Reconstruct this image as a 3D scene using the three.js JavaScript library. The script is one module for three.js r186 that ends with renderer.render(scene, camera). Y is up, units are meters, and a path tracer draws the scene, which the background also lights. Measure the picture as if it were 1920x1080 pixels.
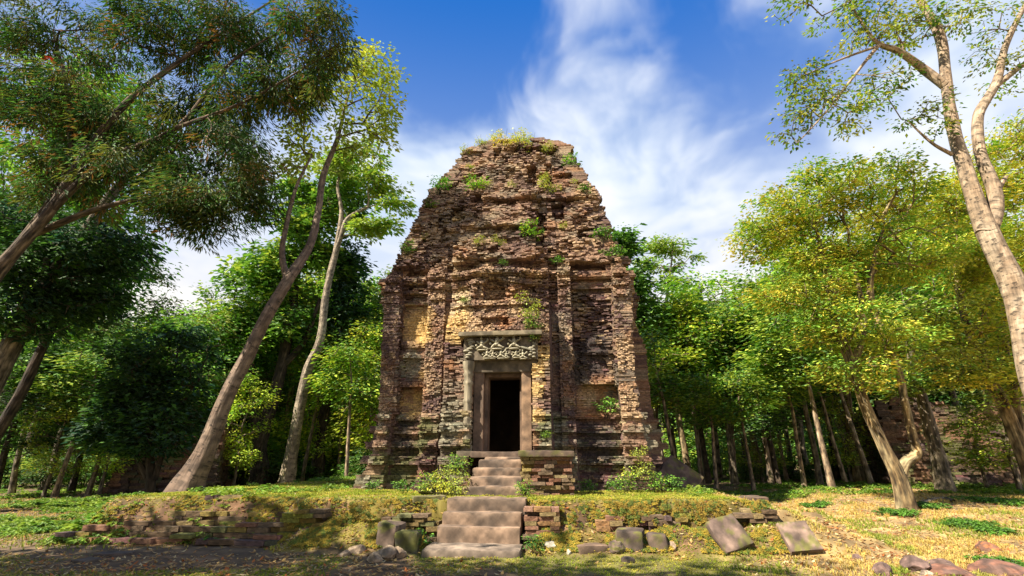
import * as THREE from 'three';
import { mergeGeometries } from 'three/addons/utils/BufferGeometryUtils.js';

// ---------------------------------------------------------------- camera, sky, sun, exposure
const scene = new THREE.Scene();
const FOCAL = 945, PITCH = Math.atan(325 / 945), EYE = 1.5;
const camera = new THREE.PerspectiveCamera(2 * Math.atan(540 / FOCAL) * 180 / Math.PI, 1920 / 1080, 0.1, 600);
camera.position.set(0, EYE, 0);
camera.rotation.x = PITCH;
const renderer = new THREE.WebGLRenderer({ antialias: true });
renderer.toneMapping = THREE.LinearToneMapping;
renderer.toneMappingExposure = 3.3;
renderer.shadowMap.enabled = true;

const SUN_AZ = 57 * Math.PI / 180, SUN_EL = 47 * Math.PI / 180;   // behind the camera, to the left
const sunDir = new THREE.Vector3(-Math.sin(SUN_AZ) * Math.cos(SUN_EL), Math.sin(SUN_EL), Math.cos(SUN_AZ) * Math.cos(SUN_EL));
const sun = new THREE.DirectionalLight(new THREE.Color(1.0, 0.9, 0.72), 4.2);
sun.position.copy(sunDir).multiplyScalar(80).add(new THREE.Vector3(0, 0, -18));
sun.target.position.set(0, 0, -18);
sun.castShadow = true;
sun.shadow.mapSize.set(4096, 4096);
Object.assign(sun.shadow.camera, { left: -60, right: 60, top: 60, bottom: -60, near: 1, far: 220 });
scene.add(sun, sun.target);

// ---------------------------------------------------------------- random numbers and noise
function rng(seed) { let a = seed >>> 0; return () => { a = (a + 0x6D2B79F5) | 0; let t = Math.imul(a ^ (a >>> 15), 1 | a); t = (t + Math.imul(t ^ (t >>> 7), 61 | t)) ^ t; return ((t ^ (t >>> 14)) >>> 0) / 4294967296; }; }
function hash(x, y, z) { let h = Math.imul(x, 374761393) ^ Math.imul(y, 668265263) ^ Math.imul(z, 2147483647 ^ 0x5bd1e995); h = Math.imul(h ^ (h >>> 13), 1274126177); return ((h ^ (h >>> 16)) >>> 0) / 4294967296; }
function vnoise(x, y, z = 0) {
  const xi = Math.floor(x), yi = Math.floor(y), zi = Math.floor(z);
  let fx = x - xi, fy = y - yi, fz = z - zi;
  fx = fx * fx * (3 - 2 * fx); fy = fy * fy * (3 - 2 * fy); fz = fz * fz * (3 - 2 * fz);
  const l = (a, b, t) => a + (b - a) * t;
  const k = (dz) => l(l(hash(xi, yi, zi + dz), hash(xi + 1, yi, zi + dz), fx), l(hash(xi, yi + 1, zi + dz), hash(xi + 1, yi + 1, zi + dz), fx), fy);
  return fz === 0 ? k(0) : l(k(0), k(1), fz);
}
function fbm(x, y, z = 0, o = 4) { let s = 0, a = 0.5, n = 0; for (let i = 0; i < o; i++) { s += a * vnoise(x, y, z); n += a; a *= 0.5; x = x * 2.03 + 17.1; y = y * 2.03 + 5.7; z = z * 2.03 + (z ? 3.3 : 0); } return s / n; }   // 0..1, mean .5
const clamp = (x, a = 0, b = 1) => x < a ? a : x > b ? b : x, lerp = (a, b, t) => a + (b - a) * t;
const smooth = (a, b, x) => { const t = clamp((x - a) / (b - a)); return t * t * (3 - 2 * t); };
const table = (T, x) => { if (x <= T[0][0]) return T[0][1]; for (let i = 1; i < T.length; i++) if (x <= T[i][0]) return lerp(T[i - 1][1], T[i][1], (x - T[i - 1][0]) / (T[i][0] - T[i - 1][0])); return T[T.length - 1][1]; };
const mix3 = (a, b, t) => [lerp(a[0], b[0], t), lerp(a[1], b[1], t), lerp(a[2], b[2], t)];
const V = (x, y, z) => new THREE.Vector3(x, y, z);

// a surveyed point: sight line through a mark on the picture, taken to its real distance (or height)
const cP = Math.cos(PITCH), sP = Math.sin(PITCH);
function sight(px, py) { const X = (px - 960) / FOCAL, Y = (540 - py) / FOCAL; return V(X, Y * cP + sP, -(cP - Y * sP)); }
function at(px, py, d) { const r = sight(px, py), t = d / -r.z; return V(r.x * t, EYE + r.y * t, -d); }
function atY(px, py, h) { const r = sight(px, py), t = (h - EYE) / r.y; return V(r.x * t, h, r.z * t); }

// ---------------------------------------------------------------- sky: air and wind-drawn clouds
{
  const W = 2048, Hh = 1024, data = new Float32Array(W * Hh * 4);
  for (let j = 0; j < Hh; j++) for (let i = 0; i < W; i++) {
    const el = ((j + 0.5) / Hh - 0.5) * Math.PI, az = ((i + 0.5) / W - 0.5) * 2 * Math.PI;
    const y = Math.sin(el), x = Math.cos(el) * Math.cos(az), z = Math.cos(el) * Math.sin(az);
    const k = (j * W + i) * 4;
    let c;
    if (y < 0) c = [0.25, 0.22, 0.18];
    else {
      const s = Math.pow(y, 0.75);
      c = mix3([0.62, 0.72, 0.88], [0.005, 0.125, 0.48], smooth(0.12, 0.88, s));
      // cloud sheet at unit height, sheared by the wind
      const px = x / (y + 0.16), pz = z / (y + 0.16);
      const wx = fbm(px * 1.3 + 3.1, pz * 1.3 + 8.2, 0, 4) - 0.5, wz = fbm(px * 1.3 + 11.7, pz * 1.3 + 1.4, 0, 4) - 0.5;
      const qx = px + 0.55 * wx, qz = pz + 0.55 * wz;
      const big = fbm(qx * 0.85 + 2.45, qz * 0.7 + 4.3, 0, 3);
      const wisp = fbm((qx * 0.8 + qz * 0.35) * 4.2 + 7, (qz * 0.8 - qx * 0.5) * 1.9 + 2, 0, 7);
      const curl = fbm(qx * 9 + wisp * 2, qz * 8, 0, 6);
      let d = (big - 0.47) * 3.1 + (wisp - 0.5) * 2.1 + (curl - 0.5) * 1.2 + 0.24;
      const dAz = Math.atan2(x, -z);                                   // the bank of cloud that stands behind the tower
      const bank = Math.exp(-Math.pow((dAz + 0.02) / 0.5, 2) - Math.pow((el - 0.5) / 0.19, 2));
      const bank2 = Math.exp(-Math.pow((dAz + 0.28) / 0.3, 2) - Math.pow((el - 0.47) / 0.16, 2));
      const gap = Math.exp(-Math.pow((dAz - 0.5) / 0.2, 2) - Math.pow((el - 0.76) / 0.2, 2)) + 0.4 * Math.exp(-Math.pow((dAz + 0.13) / 0.22, 2) - Math.pow((el - 0.8) / 0.1, 2));
      d += bank * 0.7 + bank2 * 0.45 - gap * 1.1;
      d += smooth(0.55, 0.15, y) * 0.42;
      const a = smooth(-0.1, 1.35, d) * 0.95;
      const cloud = mix3([0.5, 0.62, 0.78], [0.84, 0.86, 0.9], smooth(0.3, 0.8, wisp * 0.6 + curl * 0.4));
      c = mix3(c, cloud, a);
      const low = smooth(0.62, 0.04, y);                                // warm haze towards the horizon
      c = mix3(c, [0.66, 0.58, 0.64], low * 0.5);
      c = mix3(c, [1.25, 1.12, 0.84], smooth(0.4, 0.1, y) * 0.62);
    }
    const lum = 0.4; data[k] = c[0] * lum; data[k + 1] = c[1] * lum; data[k + 2] = c[2] * lum; data[k + 3] = 1;
  }
  const sky = new THREE.DataTexture(data, W, Hh, THREE.RGBAFormat, THREE.FloatType);
  sky.mapping = THREE.EquirectangularReflectionMapping; sky.magFilter = sky.minFilter = THREE.LinearFilter; sky.needsUpdate = true;
  scene.background = sky; scene.environment = sky;
}

// ---------------------------------------------------------------- names, tags, geometry collectors
const taken = {};
function numbered(n) { const k = taken[n] = (taken[n] ?? -1) + 1; return k ? `${n}_${String(k).padStart(3, '0')}` : n; }
function tag(o, label, category, group, kind) { o.userData.label = label; o.userData.category = category; if (group) o.userData.group = group; if (kind) o.userData.kind = kind; return o; }
function thing(name, label, category, p = [0, 0, 0], turn = 0, group) { const g = new THREE.Group(); g.name = numbered(name); g.position.set(...p); g.rotation.y = turn; scene.add(g); return tag(g, label, category, group); }
function mesh(name, geo, mat, parent) { const m = new THREE.Mesh(geo, mat); m.name = parent === scene ? numbered(name) : name; m.castShadow = m.receiveShadow = true; parent.add(m); return m; }
class Soup {                                                           // triangles with vertex colours
  constructor() { this.p = []; this.c = []; this.u = []; this.i = []; this.n = 0; }
  vert(x, y, z, c, u = 0, v = 0) { this.p.push(x, y, z); this.c.push(c[0], c[1], c[2]); this.u.push(u, v); return this.n++; }
  tri(a, b, c) { this.i.push(a, b, c); }
  quad(a, b, c, d) { this.i.push(a, b, c, a, c, d); }
  geo(smoothed = false) {
    let g = new THREE.BufferGeometry();
    g.setAttribute('position', new THREE.Float32BufferAttribute(this.p, 3));
    g.setAttribute('color', new THREE.Float32BufferAttribute(this.c, 3));
    g.setAttribute('uv', new THREE.Float32BufferAttribute(this.u, 2));
    g.setIndex(this.i);
    if (smoothed) g.computeVertexNormals(); else if (this.flat) { g = g.toNonIndexed(); g.computeVertexNormals(); }
    return g;
  }
}

// ---------------------------------------------------------------- textures and materials
function noiseTexture(size, f, srgb = true) {
  const d = new Uint8Array(size * size * 4);
  for (let y = 0; y < size; y++) for (let x = 0; x < size; x++) { const c = f(x / size, y / size), k = (y * size + x) * 4; d[k] = clamp(c[0]) * 255; d[k + 1] = clamp(c[1]) * 255; d[k + 2] = clamp(c[2]) * 255; d[k + 3] = 255; }
  const t = new THREE.DataTexture(d, size, size); t.wrapS = t.wrapT = THREE.RepeatWrapping; t.magFilter = THREE.LinearFilter; t.minFilter = THREE.LinearMipmapLinearFilter; t.generateMipmaps = true;
  if (srgb) t.colorSpace = THREE.SRGBColorSpace; t.needsUpdate = true; return t;
}
function tileNoise(u, v, n, seed, o = 4, m = n) {                      // wraps at 1
  let s = 0, a = 0.5, tot = 0;
  for (let k = 0; k < o; k++) {
    const x = u * n, y = v * m, xi = Math.floor(x), yi = Math.floor(y); let fx = x - xi, fy = y - yi; fx = fx * fx * (3 - 2 * fx); fy = fy * fy * (3 - 2 * fy);
    const h = (i, j) => hash(((i % n) + n) % n, ((j % m) + m) % m, seed + k * 31);
    s += a * lerp(lerp(h(xi, yi), h(xi + 1, yi), fx), lerp(h(xi, yi + 1), h(xi + 1, yi + 1), fx), fy); tot += a; a *= 0.55; n *= 2; m *= 2;
  }
  return s / tot;
}
const gritMap = noiseTexture(256, (u, v) => { const n = tileNoise(u, v, 8, 3, 5); const k = 0.62 + 0.62 * (n - 0.2); return [k, k * 0.99, k * 0.97]; });
const gritBump = noiseTexture(256, (u, v) => { const n = tileNoise(u, v, 8, 9, 5); return [n, n, n]; }, false);
const barkMap = noiseTexture(256, (u, v) => { const n = tileNoise(u, v, 14, 21, 5, 4) * 0.6 + tileNoise(u, v, 5, 5, 3) * 0.4; const k = 0.25 + 1.35 * (n - 0.2); return [k, k * 0.98, k * 0.95]; });
const barkBump = noiseTexture(256, (u, v) => { const n = tileNoise(u, v, 14, 21, 5, 4); return [n, n, n]; }, false);
const barkFine = noiseTexture(256, (u, v) => { const n = tileNoise(u, v, 22, 31, 4, 6) * 0.45 + tileNoise(u, v, 4, 55, 4, 16) * 0.55, crack = smooth(0.64, 0.72, tileNoise(u, v, 5, 71, 5, 22)); const k = (0.5 + 0.8 * (n - 0.2)) * (1 - 0.45 * crack); return [k, k * 0.985, k * 0.96]; });
const std = (o) => new THREE.MeshStandardMaterial({ roughness: 0.95, metalness: 0, ...o });
const M = {
  brick: std({ vertexColors: true, map: gritMap, bumpMap: gritBump, bumpScale: 0.006 }),
  stone: std({ vertexColors: true, map: gritMap, bumpMap: gritBump, bumpScale: 0.005, roughness: 0.9 }),
  ground: std({ vertexColors: true, map: gritMap, bumpMap: gritBump, bumpScale: 0.02, roughness: 1 }),
  bark: std({ vertexColors: true, map: barkMap, bumpMap: barkBump, bumpScale: 0.03 }),
  barkSmooth: std({ vertexColors: true, map: barkFine, bumpMap: barkBump, bumpScale: 0.02, roughness: 0.85 }),
  leaf: new THREE.MeshPhysicalMaterial({ vertexColors: true, roughness: 0.8, transmission: 0.45, thickness: 0, side: THREE.DoubleSide, specularIntensity: 0.35 }),
};
// ---------------------------------------------------------------- terrain
const TURN = -5.5 * Math.PI / 180, cT = Math.cos(TURN), sT = Math.sin(TURN), TX = 0.12, TZ = -17.4, PLAT = 0.8;
const toL = (x, z) => { const a = x - TX, b = z - TZ; return [a * cT - b * sT, a * sT + b * cT]; };      // tower axes: front is +lz
const toW = (lx, lz) => [TX + lx * cT + lz * sT, TZ - lx * sT + lz * cT];
function platformShare(x, z) {
  const [lx, lz] = toL(x, z), n = fbm(x * 0.8 + 5, z * 0.8, 0, 3) - 0.5, n2 = fbm(x * 3.1, z * 3.1 + 9, 0, 3) - 0.5;
  const stair = smooth(1.15, 0.8, Math.abs(lx));
  const front = lerp(6.93 + n * 0.45 + n2 * 0.16 - 0.33 * smooth(-3.4, -4, lx) - 0.4 * smooth(3.0, 3.7, lx), 6.8, stair), run = lerp(0.3 + 0.15 * vnoise(lx * 0.7, 3) + 1.2 * smooth(4.8, 6.5, lx) + 0.45 * smooth(-3.4, -4, lx), 0.12, stair);
  return smooth(front + run, front - 0.06, lz) * smooth(-8.9, -7.7, lx + n * 0.8) * smooth(8.0, 4.6, lx + n * 1.4);
}
function H(x, z) {
  let h = 0.07 * (fbm(x * 0.45, z * 0.45, 0, 3) - 0.5) + 0.035 * (fbm(x * 2.6, z * 2.6, 0, 3) - 0.5) * smooth(-3, -8, z);
  h += 0.5 * smooth(3.8, 11, x) * smooth(-8.2, -15, z) + 0.1 * smooth(-5, -12, x) * smooth(-10, -22, z);
  h += 0.22 * smooth(-26, -40, z) + 1.2 * smooth(-45, -130, z);
  const p = platformShare(x, z);
  if (p > 0) { const back = smooth(-34, -24, z); h = lerp(h, Math.max(h, lerp(0.5, PLAT, back) + 0.05 * (fbm(x * 1.2, z * 1.2, 0, 3) - 0.5)), p); if (p < 0.99 && z > -14) h += 0.55 * p * (1 - p) * 4 * 0.5 * (fbm(x * 3.3, z * 3.3 + 8, 0, 3) - 0.5) * smooth(0.8, 1.2, Math.abs(toL(x, z)[0])); }
  const [lx, lz] = toL(x, z), stair = smooth(0.85, 1.15, Math.abs(lx));              // mossy ledge at the wall foot
  const q = 0.36 * stair * smooth(8.15 + 0.5 * (fbm(x * 1.1, z * 0.6 + 12, 0, 3) - 0.5), 7.25, lz) * smooth(-3.9, -3.2, lx) * smooth(7.2, 5.4, lx) * (0.6 + 0.8 * fbm(x * 1.8 + 3, z * 1.8, 0, 3));
  if (lz > 6.6) h = Math.max(h, q + 0.02 * (vnoise(x * 9, z * 9) - 0.5));
  return h;
}
const GC = { dirt: [0.2, 0.128, 0.072], mud: [0.15, 0.094, 0.052], lawn: [0.19, 0.2, 0.03], moss: [0.2, 0.17, 0.03], straw: [0.5, 0.36, 0.15], floor: [0.17, 0.12, 0.07], green: [0.07, 0.11, 0.025] };
function zones(x, z) {                                                 // how much lawn, straw, green cover grows here
  const [lx, lz] = toL(x, z), p = platformShare(x, z), a = fbm(x * 0.55 + 40, z * 0.55, 0, 4), b = fbm(x * 2.2, z * 2.2 + 70, 0, 4);
  const top = smooth(0.85, 1, p), bank = (p > 0.03 && p < 0.96 && lx < 5.1 + (a - 0.5) * 2) || (lz > 7 && lz < 7.9 + (b - 0.5) * 0.8 && lx > -3.8 && lx < 5.3 && Math.abs(lx) > 0.9) ? 1 : 0;
  const straw = smooth(3.0, 5.6, x + (a - 0.5) * 3) * (1 - top * smooth(6.5, 4.5, lx)) * smooth(-24, -16, z);
  const near = smooth(-10.2, -9.0, z) * (1 - straw);
  const left = smooth(-4, -8, x) * smooth(-9.6, -11.2, z) * smooth(-30, -20, z) * (1 - p);
  const path = top * smooth(0.5, 0.2, Math.abs(lz - 6.1 + 0.35 * lx * 0.3)) * smooth(6, 1, Math.abs(lx + 2));
  return { p, top, bank, straw, near, left, path, a, b };
}
function groundColor(x, z) {
  const o = zones(x, z); let c = mix3(GC.floor, GC.dirt, o.b);
  c = mix3(c, mix3(GC.mud, GC.dirt, smooth(0.35, 0.7, o.b)), o.near);
  c = mix3(c, GC.lawn, o.near * smooth(0.45, 0.6, o.a + 0.1 * smooth(-1.5, 1.5, x)) * 0.7);
  c = mix3(c, mix3(GC.straw, GC.dirt, smooth(0.45, 0.75, o.b) * 0.75), o.straw);
  c = mix3(c, mix3(GC.green, GC.moss, o.b), o.left * smooth(0.35, 0.6, o.a));
  c = mix3(c, mix3(GC.lawn, GC.straw, smooth(0.5, 0.8, o.b) * 0.45), o.top * 0.9);
  if (o.bank) c = mix3(mix3([0.15, 0.075, 0.04], GC.dirt, o.b), GC.moss, smooth(0.46, 0.62, o.b * 0.5 + o.a * 0.5) * 0.85);
  { const [lx, lz] = toL(x, z), led = smooth(8.2, 7.5, lz) * smooth(6.7, 7.0, lz) * smooth(-3.9, -3.2, lx) * smooth(6.4, 5.2, lx); c = mix3(c, mix3([0.16, 0.095, 0.05], [0.28, 0.22, 0.045], smooth(0.45, 0.58, o.b)), led * 0.6); }
  c = mix3(c, GC.straw, o.path * 0.3);
  return c;
}
{
  const axis = (lo, f0, f1, hi, step, n0, n1) => { const a = []; for (let i = 0; i < n0; i++) a.push(f0 + (lo - f0) * Math.pow(1 - i / n0, 2.2)); for (let v = f0; v < f1; v += step) a.push(v); for (let i = 1; i <= n1; i++) a.push(f1 + (hi - f1) * Math.pow(i / n1, 2.2)); return a; };
  const xs = axis(-260, -12, 13, 260, 0.085, 50, 50), zs = axis(-300, -15.5, -7, 60, 0.07, 90, 36);
  const s = new Soup();
  for (const z of zs) for (const x of xs) s.vert(x, H(x, z), z, groundColor(x, z), x / 1.7, z / 1.7);
  const w = xs.length;
  for (let j = 0; j + 1 < zs.length; j++) for (let i = 0; i + 1 < w; i++) { const a = j * w + i; s.quad(a, a + w, a + w + 1, a + 1); }
  const g = mesh('ground', s.geo(true), M.ground, scene); g.userData.kind = 'structure';
}

// ---------------------------------------------------------------- brick laying
// frame: (u, y, out) -> [x, y, z]; bricks come back as a list so that the largest can be laid one by one
function layBricks(o) {
  const R = rng(o.seed), list = [];
  let y = o.y0;
  while (y < o.y1) {
    const h = o.course * (0.85 + 0.3 * R()), ym = y + h / 2, uL = o.uL(ym), uR = o.uR(ym);
    let u = uL - R() * o.len[0] * 0.5;
    const wave = 0.012 * (R() - 0.5);
    while (u < uR) {
      let L = lerp(o.len[0], o.len[1], R()) * (o.shrink ? o.shrink(u, ym) : 1);
      if (o.edges) for (const e of o.edges) if (u < e - 0.04 && u + L > e - 0.02) L = e - u;
      if (u + L > uR + 0.06) L = uR - u + R() * 0.06;
      if (L < 0.03) { u += 0.03; continue; }
      const um = u + L / 2, z = o.depth(um, ym);
      if (z !== null) {
        const amp = o.rough(um, ym), k = R();
        let zz = z + (R() - 0.5) * amp + wave;
        if (k < 0.2 * Math.min(1, amp * 14)) zz -= amp * (0.8 + 1.8 * R()); else if (k > 0.95) zz += amp * 0.7 * R();
        list.push({ u0: u + 0.003, u1: u + L - 0.003, y0: y + 0.002, y1: y + h - 0.004, z: zz, back: o.back ?? 0.5, j: Math.min(0.022, 0.004 + amp * 0.22), c: o.color(um, ym, R, amp) });
      }
      u += L;
    }
    y += h;
  }
  return list;
}
function brickSoup(soup, b, frame, R) {
  const J = () => (R() - 0.5) * 2 * b.j, P = (u, y, z) => frame(u, y, z), ou = R() * 5, ov = R() * 5, L = b.u1 - b.u0, h = b.y1 - b.y0;
  const q = [[b.u0, b.y0], [b.u1, b.y0], [b.u1, b.y1], [b.u0, b.y1]], f = [], k = [];
  for (const [u, y] of q) { const t = 0.93 + 0.14 * R(), c = [b.c[0] * t, b.c[1] * t, b.c[2] * t]; f.push([P(u + J() * 0.7, y + J() * 0.5, b.z + J()), c]); k.push([P(u, y, b.z - b.back), c]); }
  const uv = [[0, 0], [L, 0], [L, h], [0, h]];
  const face = (A) => { const v = A.map(([[p, c], i]) => soup.vert(p[0], p[1], p[2], c, ou + uv[i][0] * 3, ov + uv[i][1] * 3)); soup.quad(...v); };
  const faceD = (a, b2) => { const A = [[f[a], 0, 0], [k[a], b.back, 0], [k[b2], b.back, L], [f[b2], 0, L]]; const v = A.map(([[p, c], x, yy]) => soup.vert(p[0], p[1], p[2], c, ou + x * 3, ov + yy * 3)); soup.quad(...v); };
  face([[f[0], 0], [f[1], 1], [f[2], 2], [f[3], 3]]);
  faceD(0, 1); faceD(1, 2); faceD(2, 3); faceD(3, 0);
}
// single bricks as meshes of their own: a few worn shapes and tones shared between them
const brickShapes = [1, 2, 3, 4, 5, 6].map((s) => { const R = rng(900 + s), g = new THREE.BoxGeometry(1, 1, 1, 2, 1, 1), p = g.attributes.position, off = {}; for (let i = 0; i < p.count; i++) { const k = [p.getX(i), p.getY(i), p.getZ(i)].map((v) => Math.round(v * 4)).join(); off[k] ??= [(R() - 0.5) * 0.05, (R() - 0.5) * 0.16, (R() - 0.5) * 0.06]; p.setXYZ(i, p.getX(i) + off[k][0], p.getY(i) + off[k][1], p.getZ(i) + off[k][2]); } const n = g.toNonIndexed(); n.computeVertexNormals(); return n; });
const toneMats = {};
function toneMat(c) { const q = c.map((v) => Math.round(Math.pow(v, 0.5) * 14)); const k = q.join(); return toneMats[k] ??= std({ color: new THREE.Color().setRGB(...q.map((v) => Math.pow(v / 14, 2) * 1.1)), map: gritMap, bumpMap: gritBump, bumpScale: 0.006 }); }
function layOne(parent, b, frame, frameTurn, R, name = 'brick') {
  const m = mesh(name, brickShapes[Math.floor(R() * 6)], toneMat(b.c), parent), dep = Math.min(b.back, 0.3);
  m.position.set(...frame((b.u0 + b.u1) / 2, (b.y0 + b.y1) / 2, b.z - dep / 2)); m.rotation.y = frameTurn + (R() - 0.5) * 0.03;
  m.scale.set((b.u1 - b.u0) * 0.99, (b.y1 - b.y0) * 0.98, dep); return m;
}

// ---------------------------------------------------------------- worn stone blocks
function stoneGeo(w, h, d, seed, o = {}) {
  const res = o.res ?? 0.07, r = Math.min(o.round ?? 0.03, w / 2.2, h / 2.2, d / 2.2), amp = o.amp ?? 0.012, c0 = o.color ?? [0.27, 0.17, 0.12], c1 = o.stain ?? [0.09, 0.065, 0.055], n = (v) => Math.max(2, Math.min(26, Math.round(v / res)));
  const g = new THREE.BoxGeometry(w, h, d, n(w), n(h), n(d)), p = g.attributes.position, col = new Float32Array(p.count * 3), uv = g.attributes.uv, N = g.attributes.normal;
  for (let i = 0; i < p.count; i++) {
    let x = p.getX(i), y = p.getY(i), z = p.getZ(i);
    const qx = clamp(x, -w / 2 + r, w / 2 - r), qy = clamp(y, -h / 2 + r, h / 2 - r), qz = clamp(z, -d / 2 + r, d / 2 - r), L = Math.hypot(x - qx, y - qy, z - qz);
    const a = Math.abs(N.getX(i)), b = Math.abs(N.getY(i)); uv.setXY(i, (a > 0.5 ? z : x) * 0.9 + seed * 0.37, (b > 0.5 ? z : y) * 0.9);
    if (L > r) { x = qx + (x - qx) / L * r; y = qy + (y - qy) / L * r; z = qz + (z - qz) / L * r; }
    const s = o.scale ?? 5, k = fbm(x * s + seed * 7.3, y * s + seed * 1.7, z * s + 50, 3) - 0.5, k2 = fbm(x * 1.6 + seed * 3.1, y * 1.6, z * 1.6 + 20, 2) - 0.5, nl = Math.hypot(x / w, y / h, z / d) || 1;
    const m = (k + k2 * (o.lump ?? 1)) * amp * 2;
    x += x / w / nl * m; y += y / h / nl * m; z += z / d / nl * m;
    p.setXYZ(i, x, y, z);
    const st = smooth(0.44, 0.62, fbm(x * 2.6 + seed * 5, y * 2.6 + 9, z * 2.6 + 30, 4)), mo = o.moss ? smooth(0.56 - o.moss * 0.2, 0.66 - o.moss * 0.2, fbm(x * 6 + seed, y * 6, z * 6 + 80, 4)) : 0, vv = 0.85 + 0.3 * fbm(x * 9, y * 9, z * 9 + seed, 2);
    let c = mix3(c0, c1, st * (o.stained ?? 0.7)); c = mix3(c, [0.17, 0.17, 0.035], mo * 0.85);
    col.set([c[0] * vv, c[1] * vv, c[2] * vv], i * 3);
  }
  g.setAttribute('color', new THREE.BufferAttribute(col, 3)); g.computeVertexNormals(); return g;
}
// ---------------------------------------------------------------- the brick tower (own axes: x right, z out of the door, y from the terrace)
const tower = thing('brick_temple_tower', 'tall ruined red brick temple tower with dark doorway and overgrown crumbling top', 'temple', [TX, PLAT, TZ], TURN);
const XL = [[0.8, -3.68], [1.7, -3.5], [2.5, -3.45], [3.8, -3.52], [6.6, -3.58], [6.75, -3.5], [7.0, -3.4], [7.95, -3.2], [8.95, -2.95], [10.1, -2.62], [11.4, -1.98], [12.3, -1.72], [12.8, -1.35], [13.05, -0.95], [13.3, -0.5]];
const XR = [[0.8, 3.8], [1.7, 3.7], [2.5, 3.62], [3.8, 3.54], [6.5, 3.58], [6.65, 3.5], [6.9, 3.42], [7.8, 3.24], [8.85, 3.06], [9.95, 2.76], [11.3, 2.36], [12.15, 2.08], [12.75, 1.75], [13.05, 1.4], [13.3, 1.0]];
const halfW = (Y) => (table(XR, Y) - table(XL, Y)) / 2, midX = (Y) => (table(XR, Y) + table(XL, Y)) / 2;
const baseMould = [[0.8, 0.22], [1.15, 0.2], [1.17, 0.08], [1.42, 0.06], [1.44, 0.24], [1.62, 0.24], [1.64, 0.04], [1.82, 0.04], [1.84, 0.2], [2.0, 0.2], [2.02, 0.05], [2.2, 0.05], [2.22, 0.16], [2.4, 0.14], [2.42, 0.03], [2.55, 0.02], [2.57, 0.1], [2.7, 0.1], [2.72, 0]];
const cornice = [[5.9, 0], [5.92, 0.1], [6.08, 0.1], [6.1, 0.04], [6.22, 0.04], [6.24, 0.2], [6.38, 0.22], [6.4, 0.12], [6.5, 0.12], [6.52, 0.34], [6.7, 0.36], [6.72, 0.02], [6.95, 0.0]];
const inBox = (u, y, a, b, c, d) => u > a && u < b && y > c && y < d;
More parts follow.
